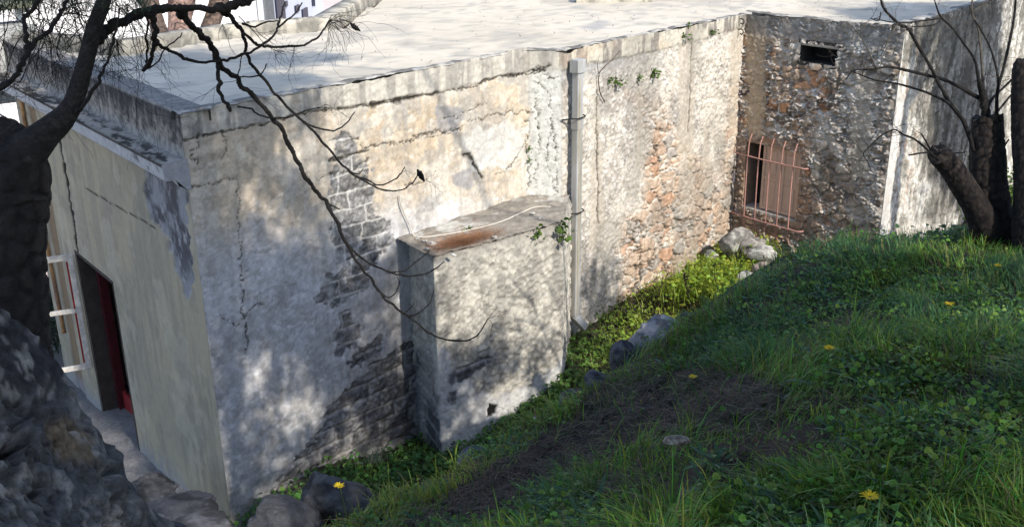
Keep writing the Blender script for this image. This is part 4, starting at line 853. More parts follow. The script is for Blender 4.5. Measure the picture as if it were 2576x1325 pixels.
# trench : clover and bright grass at the wall foot
def trench():
    P, px, py = sample(95000, 560, 2260, 560, 1420, 22); k = (P[:, 2] < -4.1) & ~inhouse(P); P, px, py = P[k], px[k], py[k]; w_ = P@Fw; n = len(P)
    bare = ss(.56, .64, fbm(P[:, 0]*2, P[:, 1]*2, 4, 731)); near = ((P-pA)@nA < .35) & (px < 1040); k = (rg.rand(n) > bare*.6) & (rg.rand(n) > .75*near); P, px = P[k], px[k]; n = len(P)
    yel = ss(1380, 1700, px)  # toward the sunlit end: the sun's brightness and yellow put into the leaf colours
    parts = []; i = rg.rand(n) < .60-.25*yel; Q = P[i].copy(); m = len(Q); Q[:, 2] += .02+.13*rg.rand(m); c = jitc([.075, .17, .035], m, .4); y_ = yel[i][:, None]; c = c*(1-y_)+np.array([.26, .36, .04])*y_*(.6+.8*rg.rand(m, 1))
    parts.append(discs(Q, .014+.022*rg.rand(m), rg.rand(m)*6.28, .15+.8*rg.rand(m), c))
    Q = P[~i]; m = len(Q); c = jitc([.09, .17, .035], m, .4); y_ = yel[~i][:, None]; c = c*(1-y_)+np.array([.32, .38, .05])*y_*(.6+.8*rg.rand(m, 1)); dr = rg.rand(m) < .22*y_[:, 0]; c[dr] = jitc([.30, .24, .10], dr.sum(), .3)
    parts.append(blades(Q-[0, 0, .01], rg.rand(m)*6.28, .08+.18*rg.rand(m)**1.5, .007+.008*rg.rand(m), .3+1.*rg.rand(m), c))
    return join(parts)
V, F, Cc = trench(); o = colmesh('clover', V, F, Cc, MLEAF); tag(o, 'bright clover and grass filling the trench along the wall foot', 'clover', kind='stuff')
# taller tufts beneath the barred window and at the end wall
def tuft_patch(name, spots, colr, label, n=600, h=.25, r=.22, wd_=.010, leafy=.5):
    parts = []
    for (x_, y_, Y) in spots:
        p = atY(x_, y_, Y); m = int(n); Q = p+np.c_[rg.randn(m, 2)*r*.5, np.zeros(m)]; Q[:, 2] = np.maximum(ground(Q[:, 0], Q[:, 1]), p[2]-h*.9)
        i = rg.rand(m) < leafy; D = Q[i].copy(); D[:, 2] += h*rg.rand(len(D)); parts.append(discs(D, .014+.02*rg.rand(len(D)), rg.rand(len(D))*6.28, rg.rand(len(D)), jitc(colr, len(D), .4)))
        B = Q[~i]; parts.append(blades(B, rg.rand(len(B))*6.28, h*(.5+.8*rg.rand(len(B))), np.full(len(B), wd_), .3+rg.rand(len(B)), jitc(colr, len(B), .4)))
    V, F, Cc = join(parts); o = colmesh(name, V, F, Cc, MLEAF); tag(o, label, 'weeds', kind='stuff'); return o
tuft_patch('bright_weeds', [(1790, 650, 14.3), (1850, 660, 13.8), (1960, 650, 14.2), (1990, 665, 13.9), (1975, 690, 13.2), (1900, 600, 15.2), (1760, 680, 13.8), (1720, 700, 13.6), (1830, 700, 13.2)], [.24, .33, .035], 'sunlit yellow-green weeds around the stones under the barred window', 520, .28, .34)
tuft_patch('tall_grass', [(2120, 625, 9.5), (2160, 620, 9.3), (2090, 640, 9.2), (2400, 570, 8.8), (2340, 590, 8.8), (2290, 605, 8.7), (2230, 620, 8.6), (2380, 600, 8.2), (2330, 615, 8.1), (2180, 640, 8.4), (2250, 640, 8.0), (2430, 590, 8.0)], [.05, .11, .03], 'taller dark grass tufts along the top of the bank before the end wall', 420, .20, .22, .006, .15)
tuft_patch('far_bush', [(2545, 470, 12.5), (2550, 440, 12.8), (2535, 500, 12.0), (2550, 510, 12)], [.10, .17, .03], 'small bright bush glimpsed between the two trunks at the right edge', 500, .4, .4, .01, .8)
tuft_patch('dark_bush', [(135, 700, 16), (128, 735, 16), (140, 770, 15.5), (120, 760, 16.5), (150, 790, 15)], [.025, .045, .025], 'dark shrubbery seen low between the near trunk and the yellow wall', 700, .5, .6, .02, .7)
tuft_patch('foot_tuft', [(940, 1128, 10.3), (935, 1120, 10.2)], [.09, .11, .09], 'thin greyish grass tuft at the foot of the exposed blocks', 60, .22, .12, .006, 0.)
# straw and needles
def litter(name, n, P, colr, L0, L1, wd_, label, kind='stuff', up_=.25):
    m = len(P); V, F, Cc = blades(P, rg.rand(m)*6.28, L0+(L1-L0)*rg.rand(m), np.full(m, wd_), .05+.3*rg.rand(m), jitc(colr, m, .45), prof=(.8, 1, 1, .8, 0), lean=.93)
    o = colmesh(name, V, F, Cc, MLEAF); tag(o, label, 'straw', kind=kind); return o
P, px, py = sample(40000, 900, 2850, 850, 1420, 9); k = rg.rand(len(P)) < (soilmask(px, py)*.42+.10)*np.clip((P@Fw)/4.5, .4, 1); P = P[k]+[0, 0, .012]; P[:, 2] += rg.rand(len(P))*.02
litter('straw', 0, P, [.12, .080, .055], .05, .14, .0024, 'dry brown straw and needles matted on the bare earth patch')
pb, px, py = sample(5200, 950, 2300, 880, 1400, 9); k = rg.rand(len(pb)) < soilmask(px, py)*.28*np.clip((pb@Fw)/5, .3, 1); pb = pb[k]; k_ = len(pb); Vi, Fi = _ico[3]; Vi = Vi[:]; 
_v = np.concatenate([Vi*(np.array([1.3, 1, .6])*(.004+.011*rg.rand()**2))*(1+.5*n3d(Vi, 2, q))[:, None]@np.array([[cos(q), -sin(q), 0], [sin(q), cos(q), 0], [0, 0, 1]])+pb[q]+[0, 0, .005] for q in range(k_)]); _f = np.concatenate([Fi+q*len(Vi) for q in range(k_)])
o = mesh('pebbles', _v, _f, MROCK, None, np.repeat(jitc([.085, .07, .06], k_, .6), len(Vi), 0)); tag(o, 'small clods and pebbles strewn over the bare earth patch', 'pebbles', kind='stuff')
tp_, px, py = sample(900, 950, 2300, 880, 1400, 9); tp_ = tp_[rg.rand(len(tp_)) < soilmask(px, py)*.5]; _t = []
for q in tp_:
    a = rg.rand()*6.28; l = .04+.09*rg.rand(); e_ = np.array([cos(a)*l, sin(a)*l, 0]); mid = q+e_*.5+np.array([0, 0, .015+.02*rg.rand()]); _t.append(([q+[0, 0, .008], mid, q+e_+[0, 0, float(ground(*(q+e_)[:2]))-q[2]+.012]], [.0018, .0022, .001]))
V, F = tubes(_t, 4, .1, 2, 3); o = mesh('fallen_twigs', V, F, MTWIG); tag(o, 'short dead twigs lying over the bare earth patch', 'twigs', kind='stuff')
m = 3600; a = rg.rand(m)*6.28; rr = np.abs(rg.randn(m))*.8; c0 = onz(1165, 612, zbt); e1 = unit(dA*1+nA*.15); e2 = np.array([-e1[1], e1[0], 0]); P = c0+(rr*np.cos(a)*.36)[:, None]*e1+(rr*np.sin(a)*.13)[:, None]*e2; P[:, 2] = zbt+.02+.025*rg.rand(m)
P = P[polyd(P[:, 0], P[:, 1], [XY(v) for v in [pA+dA*2.6, bp[1], bp[2], bp[3], pA1]]) > .03]; o = litter('pine_needles', 0, P, [.34, .18, .10], .05, .11, .0028, 'reddish fallen pine needles heaped on the buttress top')

_m = len(ROOF_LITTER); V, F, Cc = blades(ROOF_LITTER, rg.rand(_m)*6.28, .02+.05*rg.rand(_m), np.full(_m, .010), .1+.3*rg.rand(_m), jitc([.10, .075, .05], _m, .5), prof=(.5, 1, 1, .6, 0), lean=.9); o = colmesh('leaf_litter', V, F, Cc, MLEAF); tag(o, 'scattered brown leaves and needles on the flat roof', 'leaf litter', kind='stuff')
# individual plants
def wall_plant(px_, py_, p0, n_, size, label, colr=(.10, .17, .03), k=26):
    c = onp(px_, py_, p0, n_)+n_*.03; r = np.random.RandomState(int(px_*7+py_)); Q = r.randn(k, 3)*size*.45; Q = Q+n_*np.abs(Q@n_)[:, None]
    col = np.array(colr)[None]*(.6+.8*r.rand(k, 1)); V, F, Cc = discs(Q, size*(.16+.2*r.rand(k)), r.rand(k)*6.28, .3+1.*r.rand(k), col)
    o = empty('wall_plant', c); colmesh('leaves', V, F, Cc, MLEAF, o); tag(o, label, 'plant', 'green plants rooted in the wall')
    st = tubes([([-n_*.05, Q[0]*.5, Q[0]], [.004, .003, .002]), ([-n_*.05, Q[1]*.5, Q[1]], [.004, .003, .002])], 4); mesh('stem', st[0], st[1], MSTEM, o)
for a_ in [(1342, 318, pA, nA, .075, 'small green plant in the white pier high above the cable'), (1375, 163, pA, nA, .06, 'small green plant in the crack just below the coping left of the drainpipe'),
           (1388, 343, pA, nA, .05, 'tiny green plant beside the drainpipe level with the upper crack'), (1387, 392, pA, nA, .05, 'tiny green plant beside the drainpipe below its upper strap'),
           (1328, 372, pA, nA, .05, 'narrow green plant trailing in the long vertical crack'), (1326, 402, pA, nA, .04, 'tiny green tuft below the trailing plant in the vertical crack'),
           (1548, 203, cB, nB, .08, 'green plant on the stone wall nearest the dark dead twig'), (1530, 203, cB, nB, .05, 'little green tuft just left of the plant by the dead twig'), (1604, 193, cB, nB, .055, 'middle green tuft of the row under the coping'), (1640, 183, cB, nB, .085, 'bright green plant at the right end of the row under the coping'),
           (1716, 90, cB, nB, .06, 'green moss-like plant on the lower edge of the stained coping'), (1786, 79, cB, nB, .06, 'green plant hanging from the coping near the recess corner'), (1728, 62, cB, nB, .05, 'tiny dark green plant on top of the coping'),
           (1345, 588, bp[2], nbf, .085, 'green plant on the upper edge of the buttress'), (1410, 565, bp[2], nbf, .12, 'lush green plant at the buttress corner touching the drainpipe'), (1413, 596, bp[2], nbf, .08, 'green plant hanging just below the lush one by the drainpipe')]:
    wall_plant(*a_)
p = onz(1172, 577, zbt); wall_plant(1172, 577, p, nA, .07, 'small green weed growing through the needles on the buttress top', k=20)
def dandelion(px_, py_, Y, r, label, hgt=None, dx=0.):
    if hgt is None:
        d_ = ray(px_, py_)/ray(px_, py_)[1]; Y = 1.6
        while Y < 12 and (d_*Y)[2]-float(ground((d_*Y)[0], (d_*Y)[1])) > .13: Y += .02
    c = atY(px_, py_, Y); gz = float(ground(c[0], c[1])); h = max(c[2]-gz, .06) if hgt is None else hgt
    root = empty('dandelion', c-np.array([0, 0, h])); tag(root, label, 'flower', 'yellow dandelion flowers')
    V, F = tubes([([np.array([dx, 0, 0]), np.array([dx*.4, 0, h*.6]), np.array([0, 0, h])], [r*.13, r*.11, r*.11])], 6); mesh('stalk', V, F, MSTEM, root)
    n = 70; a = rg.rand(n)*6.28; V, F, Cc = blades(np.tile([[0, 0, h-.002]], (n, 1)), a, r*(.35+.75*rg.rand(n)), np.full(n, r*.26), .9+.5*rg.rand(n), np.ones((n, 3)), prof=(.7, 1, 1, .9, 0), lean=.35)
    mesh('petals', V, F, MFLOW, root); V, F = tubes([([np.array([0, 0, h-r*.45]), np.array([0, 0, h-r*.1]), np.array([0, 0, h+r*.12])], [r*.15, r*.34, r*.25])], 8); mesh('flower_base', V, F, MSTEM, root)
dandelion(2188, 1250, 2.4, .020, 'largest yellow dandelion, nearest the bottom edge of the bank')
dandelion(2086, 876, 3.8, .018, 'yellow dandelion in the middle of the green bank')
dandelion(2388, 765, 5.0, .020, 'yellow dandelion high on the right of the bank')
dandelion(1743, 948, 5.0, .019, 'yellow dandelion above the bare earth patch')
dandelion(855, 1222, 4.2, .022, 'yellow dandelion on a long stalk before the dark boulder', .40, .05)
dandelion(2510, 668, 6.4, .020, 'yellow dandelion near the stump at the upper right')
dandelion(1718, 768, 6.9, .018, 'yellow dandelion beside the tall dead stalk on the crest')
def deadstalk(pts, Y, w0, label, knobs=4):
    P = np.array([atY(x, y, Y) for x, y in pts]); base = P[-1].copy(); P = P-base; k = len(P); pa = [(P[::-1], np.linspace(w0, w0*.5, k))]
    r = np.random.RandomState(int(pts[0][0])); L = crom(P, 6)
    for j in range(knobs):
        q = L[int(len(L)*(.02+.5*j/knobs))]; s = np.array([r.randn()*.02, r.randn()*.01, .012+.01*r.rand()]); pa.append(([q, q+s*.6, q+s], [w0*.5, w0*1.2, w0*1.1]))
    pa.append(([P[0]-unit(P[0]-P[1])*.03, P[0], P[0]+unit(P[0]-P[1])*.012], [w0, w0*1.7, w0*.8]))
    V, F = tubes(pa, 5, .2, 3); o = mesh('dead_stalk', V, F, MDRY); o.location = base.tolist(); tag(o, label, 'plant', 'dead upright stalks on the crest')
deadstalk([(1721, 692), (1727, 725), (1738, 762), (1750, 805)], 7.2, .006, 'thickest dead stalk with side buds, at the crest right of the boulder', 9)
deadstalk([(1796, 666), (1798, 695), (1806, 735)], 7.6, .0035, 'thin dead stalk with a cup-shaped head, second from the boulder')
deadstalk([(1864, 627), (1862, 665), (1859, 712)], 7.9, .0035, 'thin dead stalk standing in front of the squarish grey stone', 2)
deadstalk([(1922, 646), (1923, 670), (1925, 704)], 7.9, .0035, 'thin dead stalk standing in front of the rounded brownish stone', 2)
deadstalk([(1967, 664), (1966, 680), (1963, 698)], 8.0, .0035, 'short thin dead stalk among the bright weeds', 1)
deadstalk([(2022, 621), (2024, 650), (2026, 680)], 8.2, .003, 'thin dead stalk against the dark foot of the recess wall, left one of two', 1)
deadstalk([(2049, 646), (2047, 660), (2046, 680)], 8.2, .003, 'thin dead stalk against the dark foot of the recess wall, right one of two', 1)
# dead twig on the stone wall and bushes of thin dry stems before it
P = [onp(x, y, cB, nB)+nB*.04 for x, y in [(1515, 255), (1503, 230), (1500, 190), (1512, 170), (1535, 148), (1555, 125)]]; P2 = [onp(x, y, cB, nB)+nB*.05 for x, y in [(1500, 190), (1495, 165), (1498, 148)]]
V, F = tubes([(P, [.008, .008, .007, .006, .004, .003]), (P2, [.006, .004, .003])], 5, .15); o = mesh('dead_twig', V, F, MDRY); tag(o, 'dark dead twig rooted in the stone wall right of the drainpipe head', 'twig')

# cables
def cpath(pts, z): return [onz(x, y, z+.02)+np.array([0, 0, 0]) for x, y in pts]
t0 = cpath([(1385, 520), (1365, 519), (1340, 522), (1300, 540), (1260, 557), (1215, 570)], zbt)
t1 = cpath([(1100, 592), (1062, 596), (1042, 592)], zbt); wlp = [onp(x, y, pA, nA)+nA*.05 for x, y in [(1025, 568), (1008, 530), (1000, 505), (999, 487)]]
V, F = tubes([(t0+cpath([(1180, 578), (1140, 586)], zbt+.0)+t1+wlp, [.008]*(len(t0)+2+3+4))], 6); o = mesh('cable', V, F, MCABLE); tag(o, 'thin pale cable lying along the buttress top and climbing the wall', 'cable')
V, F = tubes([([LP(5.2, -3.2, .03), LP(6.3, -2.9, .4), LP(8.0, -2.7, 1.2), LP(12, -2.4, 2.5)], [.012]*4), ([LP(5.9, -3.2, .03), LP(7, -3.05, .5), LP(9.0, -3.0, 1.4), LP(13, -2.7, 2.7)], [.010]*4)], 6); o = mesh('overhead_cable', V, F, MBLK); tag(o, 'pair of dark wires running left from the far end of the yellow wall', 'wire')

# ------------------------------------------------------------------ trees
def pxpath(pts, dep0, dep1=None, grow=1.):
    n = len(pts); dep1 = dep0 if dep1 is None else dep1; dd = np.linspace(dep0, dep1, n)
    return [at(p[0], p[1], d) for p, d in zip(pts, dd)], [p[2]*.5/FP*d*grow for p, d in zip(pts, dd)]
def barktube(name, path, rad, mtl, parent, sides=56, amp=.12, seed=0, n=26, c0=(.05, .042, .036), c1=(.13, .10, .08), jag=False):
    PR = crom(np.column_stack([path, rad]), n); P = PR[:, :3]; r = PR[:, 3]; m = len(P); T = np.gradient(P, axis=0); T /= np.linalg.norm(T, axis=1)[:, None]
    N = np.cross(T, [.9, .2, .1]); N /= np.linalg.norm(N, axis=1)[:, None]; B = np.cross(T, N); th = np.arange(sides)/sides*2*pi
    s = np.concatenate([[0], np.cumsum(np.linalg.norm(np.diff(P, axis=0), axis=1))])
    A, Sg = np.meshgrid(th, s); cx = np.cos(A); sx = np.sin(A); R_ = rad[len(rad)//2]
    f1, f2, cid = vor(cx*3.4+sx*1.3+n3d(np.stack([cx, sx, Sg], -1).reshape(-1, 3), 2, seed).reshape(A.shape)*2, Sg/R_*1.1+sx*2.2, seed+3)
    f3, f4, _ = vor(A/(2*pi)*14+np.sin(Sg*9)*.3, Sg/R_*1.6, seed+9); pl = ss(0, .32, f4-f3)
    lump = n3d(np.stack([cx*1., sx*1., Sg/R_*.5], -1).reshape(-1, 3), 1.2, seed+5).reshape(A.shape); fine = n3d(np.stack([cx*3, sx*3, Sg/R_*2.4], -1).reshape(-1, 3), 2.5, seed+6).reshape(A.shape)
    rr = r[:, None]*(1+amp*1.8*lump+amp*.55*(pl-.6)+amp*.8*fine)
    V = P[:, None]+rr[..., None]*(cx[..., None]*N[:, None]+sx[..., None]*B[:, None])
    if jag:
        k = ss(s[-1]-.10, s[-1], Sg); V = V+T[:, None]*(k*(vn(A*1.9, A*0, seed+8)-.3)*.05)[..., None]
        for q_, f_ in ((-1, .02), (-2, .6), (-3, .92)): V[q_] = V[q_].mean(0)+(V[-4]-V[-4].mean(0))*f_+T[-1]*(.004*(3+q_))*0+T[-1]*.0; V[q_] += (P[-1]-V[q_].mean(0))-T[-1]*(.004*(-1-q_))
    elif name == 'trunk':
        for q_, f_ in ((-1, .2), (-2, .6), (-3, .9)): V[q_] = V[q_].mean(0)+(V[q_]-V[q_].mean(0))*f_
    i = np.arange(m-1)[:, None]*sides; j = np.arange(sides)[None]; q = np.stack([i+j, i+(j+1) % sides, i+sides+(j+1) % sides, i+sides+j], -1).reshape(-1, 4)
    V = V.reshape(-1, 3); V = np.vstack([V, P[0], P[-1]+T[-1]*(.015 if jag else 0)]); jj = np.arange(sides); e = (m-1)*sides
    t = np.vstack([np.stack([(jj+1) % sides, jj, np.full(sides, m*sides)], -1), np.stack([e+jj, e+(jj+1) % sides, np.full(sides, m*sides+1)], -1)])
    cc = mix(np.ones(A.shape+(3,))*np.array(c0), c1, ss(.45, 1, pl+fine*1.2)*cid); 
    if jag: cc[-3:] = np.array([.04, .034, .03])*(.6+.8*vn(A[-3:]*3, A[-3:]*0, 5))[..., None]
    cc = np.vstack([cc.reshape(-1, 3), [c0], [[.05, .04, .035]]])
    return mesh(name, V, [q, t], mtl, parent, cc)
MBK = mat('rough_bark', attr=True, var=.45, vscale=22, bump=1., bscale=30, bdist=.02)
def twigs_from(starts, n, L, r0, seed, down=.5, spread=1.0, kids=3, depth=2, gravity=None):
    rgx = np.random.RandomState(seed); out = []
    def go(p, d, L_, r_, lev):
        m = 5; pts = [p]; q = p.copy(); dd = d.copy()
        for _ in range(m): dd = unit(dd+rgx.randn(3)*.28+(np.array([0, 0, -.10]) if gravity is None else gravity)); q = q+dd*L_/m; pts.append(q)
        out.append((pts, list(np.linspace(r_, r_*.45, m+1))))
        if lev > 0:
            for _ in range(kids): k = rgx.randint(1, m+1); go(pts[k], unit(dd+rgx.randn(3)*.75*spread), L_*(.4+.35*rgx.rand()), r_*.55, lev-1)
    for _ in range(n):
        s, d0 = starts[rgx.randint(len(starts))]; go(np.array(s), unit(np.array(d0)+rgx.randn(3)*.55*spread+np.array([0, 0, -down])), L*(.5+.7*rgx.rand()), r0, depth)
    return out
# --- left tree
D0 = 4.0
tb = at(10, 1150, 4.15); lt = empty('tree', tb); tag(lt, 'dark leaning tree at the left with a broken trunk top and long drooping bare branches', 'tree')
def K(o): o.location = (mathutils.Vector(o.location)-mathutils.Vector(tb.tolist())); return o
P, r = pxpath([(25, 1300, 250), (12, 1050, 235), (2, 850, 226), (-2, 650, 218), (4, 500, 224), (14, 430, 212), (12, 380, 190), (10, 345, 140), (12, 330, 90)], 4.15, 4.0); K(barktube('trunk', np.array(P), np.array(r), MBK, lt, 72, .13, 3, 30, c0=(.018, .016, .017), c1=(.045, .038, .036)))
P, r = pxpath([(0, 480, 120), (50, 400, 110), (105, 345, 78), (150, 305, 62), (182, 262, 48), (203, 200, 43), (222, 130, 40), (240, 60, 38), (262, 0, 34), (290, -90, 30)], 4.0, 4.1); K(barktube('limb', np.array(P), np.array(r), MBK, lt, 36, .08, 11, 14, c0=(.016, .015, .016), c1=(.036, .032, .032)))
LT = []
def branch(pts, d0, d1=None, rough=.16, grow=1., seed=1):
    P, r = pxpath(pts, d0, d1, grow); q_ = np.random.RandomState(seed+50); C_ = crom(np.column_stack([np.array(P), r]), 3); jt = q_.randn(len(C_), 3)*np.minimum(C_[:, 3:4], .012)*.42; jt[0] = 0; jt[-1] = 0
    P = [p for p in C_[:, :3]+jt]; r = list(C_[:, 3]*(1+.12*np.abs(q_.randn(len(C_)))*(q_.rand(len(C_)) < .3))); V, F = tubes([(P, r)], 9, rough, seed, 4); LT.append(P); K(mesh('branch', V, F, MBARKL, lt))
branch([(232, 120, 26), (250, 90, 26), (266, 76, 24), (300, 56, 23), (345, 38, 24), (377, 30, 22), (410, 22, 20), (442, 18, 19), (500, 23, 17), (548, 25, 16), (562, 28, 14)], 4.08, 4.5, seed=2)
branch([(548, 25, 20), (575, 18, 22), (600, 8, 22), (622, 0, 20), (640, -8, 14)], 4.5, 4.55, seed=3)
branch([(0, 218, 12), (23, 208, 13), (45, 181, 13), (55, 155, 13), (66, 140, 13), (70, 122, 15), (68, 100, 12), (66, 79, 11), (63, 43, 11), (79, 29, 11), (100, 0, 10)], 3.8, 3.9, seed=4)
branch([(-60, 240, 14), (0, 218, 13), (23, 208, 12)], 3.8, 3.8, seed=5)
branch([(70, 125, 13), (90, 106, 12), (118, 84, 11), (140, 57, 10), (150, 38, 10), (156, 23, 9), (172, 0, 9)], 3.85, 3.9, seed=6)
branch([(192, 285, 11), (204, 274, 10), (231, 233, 9), (249, 204, 8), (260, 176, 7), (274, 147, 6), (283, 108, 6), (294, 72, 5), (300, 20, 4)], 4.0, 4.0, seed=7)
branch([(378, 28, 16), (384, 45, 15), (388, 75, 14), (393, 102, 14), (388, 115, 11), (381, 136, 10), (375, 160, 11), (360, 178, 9)], 4.2, 4.35, seed=8)
branch([(393, 102, 10), (410, 117, 9), (427, 127, 8), (454, 140, 8), (476, 152, 8), (504, 157, 7), (540, 155, 7), (571, 151, 7), (601, 142, 7), (630, 131, 6), (657, 114, 6), (679, 99, 6), (693, 83, 5), (700, 69, 5)], 4.35, 5.0, seed=9)
branch([(700, 69, 5), (705, 44, 4.5), (711, 25, 4.5), (716, 6, 3)], 5.0, 5.05, seed=10)
branch([(700, 69, 5), (723, 51, 4.5), (747, 28, 4), (760, 7, 3)], 5.0, 5.1, seed=11)
branch([(375, 168, 6), (368, 149, 5), (372, 120, 5), (368, 95, 5), (372, 60, 5), (370, 45, 4)], 4.35, 4.3, seed=12)
branch([(372, 172, 5), (390, 160, 4), (402, 149, 4), (409, 129, 3.5), (436, 106, 3.5), (452, 92, 3), (458, 82, 2.5)], 4.35, 4.4, seed=13)
branch([(448, 22, 18), (462, 35, 17), (481, 61, 16), (500, 78, 15), (515, 95, 15), (530, 115, 14), (540, 136, 14), (549, 158, 16), (560, 172, 14), (594, 197, 12), (628, 231, 12), (660, 268, 11), (690, 301, 11), (720, 346, 11), (745, 398, 11), (770, 448, 10), (800, 484, 9.5), (825, 515, 9), (850, 565, 8.5), (870, 610, 8), (895, 650, 7), (930, 697, 6.5), (950, 727, 6.5), (985, 765, 6), (1020, 790, 5.5), (1060, 822, 5), (1100, 846, 4.5), (1150, 858, 4), (1190, 850, 3.5), (1212, 828, 3), (1228, 800, 2.5)], 4.45, 6.2, seed=14)
branch([(547, 165, 11), (553, 199, 10), (549, 222, 10), (560, 249, 9), (576, 268, 9), (578, 280, 9)], 4.75, 4.8, seed=15)
branch([(558, 28, 12), (575, 42, 12), (594, 59, 11), (610, 81, 10), (617, 113, 8), (621, 140, 8), (634, 165, 8), (655, 190, 8), (690, 233, 7), (720, 265, 7), (770, 312, 6.5), (800, 342, 6.5), (840, 390, 6), (862, 416, 5.5), (892, 441, 5), (930, 462, 4.5), (960, 475, 4), (990, 480, 3.5), (1020, 473, 3), (1042, 455, 3), (1050, 438, 2.5)], 4.5, 5.8, seed=16)
branch([(612, 83, 8), (640, 105, 7), (657, 114, 7), (682, 117, 6.5), (720, 116, 6.5), (755, 114, 6), (778, 106, 5.5), (800, 92, 5), (818, 70, 4.5), (828, 52, 4)], 4.6, 5.2, seed=17)
branch([(770, 312, 5), (800, 322, 4.5), (840, 328, 4), (868, 313, 3.5), (893, 281, 2.5)], 5.2, 5.4, seed=18)
branch([(895, 442, 4), (930, 455, 4), (955, 465, 3.5), (985, 456, 3), (1005, 440, 3), (1018, 420, 2.5)], 5.45, 5.7, seed=19)
branch([(866, 418, 4), (885, 432, 3.5), (902, 437, 3), (914, 424, 2)], 5.4, 5.5, seed=20)
branch([(598, 268, 5), (635, 275, 5), (650, 288, 4.5), (690, 297, 4.5), (740, 290, 4), (775, 276, 3.5), (808, 270, 2.5)], 4.95, 5.3, seed=21)
branch([(868, 606, 6), (900, 640, 5.5), (935, 665, 5), (975, 682, 5), (1010, 691, 4.5), (1055, 691, 4), (1092, 678, 3.5), (1118, 657, 2.5)], 5.6, 5.9, seed=22)
branch([(985, 684, 4), (1020, 678, 3.5), (1050, 655, 3), (1080, 631, 2.5)], 5.75, 5.9, seed=23)
branch([(822, 510, 5), (838, 519, 4), (856, 526, 2.5)], 5.5, 5.5, seed=24)
branch([(948, 724, 4), (974, 748, 3.5), (996, 734, 3), (1004, 710, 2.5), (999, 694, 2)], 5.8, 5.9, seed=25)
branch([(1015, 788, 4), (1040, 792, 4), (1062, 780, 3.5), (1082, 758, 3), (1092, 728, 2)], 5.9, 6.0, seed=26)
branch([(1020, 782, 3), (1033, 774, 2.8), (1042, 759, 2)], 5.9, 5.9, seed=27)
branch([(654, 190, 4), (625, 194, 3.5), (600, 191, 3), (603, 172, 3), (608, 141, 2.5)], 4.9, 4.8, seed=28)
branch([(655, 190, 4), (664, 176, 3), (671, 160, 3)], 4.9, 4.9, seed=29)
branch([(610, 60, 6), (640, 66, 5), (665, 58, 4), (700, 52, 3)], 4.6, 4.8, seed=30)
st = []
for x_, y_, dp_, dd in [(828, 52, 5.2, (.8, 0, .1)), (828, 52, 5.2, (.3, 0, -.9)), (830, 60, 5.2, (.9, 0, -.3)), (1050, 440, 5.8, (.6, 0, .2)), (1018, 422, 5.7, (.2, 0, .5)), (1228, 800, 6.2, (.8, 0, .2)), (808, 270, 5.3, (.5, 0, .4)), (740, 116, 5.0, (.2, 0, .5)), (600, 200, 4.8, (0, 0, -.6)), (560, 60, 4.5, (.7, 0, .1)), (640, 66, 4.7, (.7, 0, 0))]: st.append((at(x_, y_, dp_), dd))
T_ = twigs_from(st, 34, .22, .0016, 41, .1, .9, 3, 1)
st = [(at(x, y, 4.0+.5*random.Random(i).random()), (.4*(random.Random(i+9).random()-.5), 0, -.8)) for i, (x, y) in enumerate([(x, y) for x in range(-20, 345, 26) for y in (-30, 10, 45)] + [(66, 79), (118, 84), (140, 57), (156, 23), (90, 60), (200, 30), (30, 60), (10, 100), (560, 30), (600, 40), (640, 20), (660, 50)])]
T_ += twigs_from(st, 62, .34, .0026, 43, .25, 1.1, 4, 2)
V, F = tubes(T_, 3, 0, 1, 2); tw = K(mesh('twigs', V, F, MBARKL, lt)); tw['kind'] = 'stuff'
# needles hanging at the very top left, part of the same tree
k = 2600; cxy = rg.rand(k, 2); Pn = np.array([at(-40+a*170 if b < .7 else -40+a*420, -30+b*b*70, 3.9+.5*c) for (a, b), c in zip(cxy, rg.rand(k))])
V, F, Cc = blades(Pn, rg.rand(k)*6.28, .05+.05*rg.rand(k), np.full(k, .0022), .5+rg.rand(k), jitc([.03, .05, .02], k, .4), lean=.6); K(mesh('needles', V, F, MNEED, lt))['kind'] = 'stuff'
def cone(x_, y_, dep, a, parent, sc=1.):
    c = at(x_, y_, dep); d = unit([cos(a), .1, sin(a)]); V, F = tubes([([c-d*.03*sc, c-d*.01*sc, c+d*.012*sc, c+d*.035*sc], [.004, .013*sc, .011*sc, .002])], 8, .22, 5, 5); K(mesh('cone', V, F, MBARKL, parent))
cone(893, 68, 5.3, -.7, lt); cone(1058, 440, 5.8, -1.1, lt, 1.3); cone(325, 50, 4.1, 1.2, lt, .5)
K(mesh('branch', *tubes([pxpath([(852, 48, 2), (872, 52, 1.8), (890, 64, 1.5)], 5.2, 5.3)], 4), MBARKL, lt))
for o in lt.children: pass

# --- pollarded tree at the right
sb = at(2500, 640, 7.9); rt = empty('pollarded_tree', sb); tag(rt, 'dark cut-back tree at the right with a sawn side stub and bare sprouts', 'tree')
def K2(o): o.location = (mathutils.Vector(o.location)-mathutils.Vector(sb.tolist())); return o
BC = dict(c0=(.014, .012, .012), c1=(.045, .034, .029))
P, r = pxpath([(2530, 720, 190), (2515, 640, 140), (2500, 590, 112), (2490, 520, 98), (2486, 450, 88), (2484, 380, 82), (2484, 320, 74), (2484, 292, 72)], 8.0, 7.9); K2(barktube('trunk', np.array(P), np.array(r), MBK, rt, 56, .14, 21, 22, jag=True, **BC))
P, r = pxpath([(2490, 590, 80), (2462, 530, 66), (2432, 480, 60), (2400, 432, 58), (2372, 398, 56), (2360, 385, 54)], 7.9, 7.6); K2(barktube('side_stub', np.array(P), np.array(r), MBK, rt, 44, .12, 27, 16, jag=True, **BC))
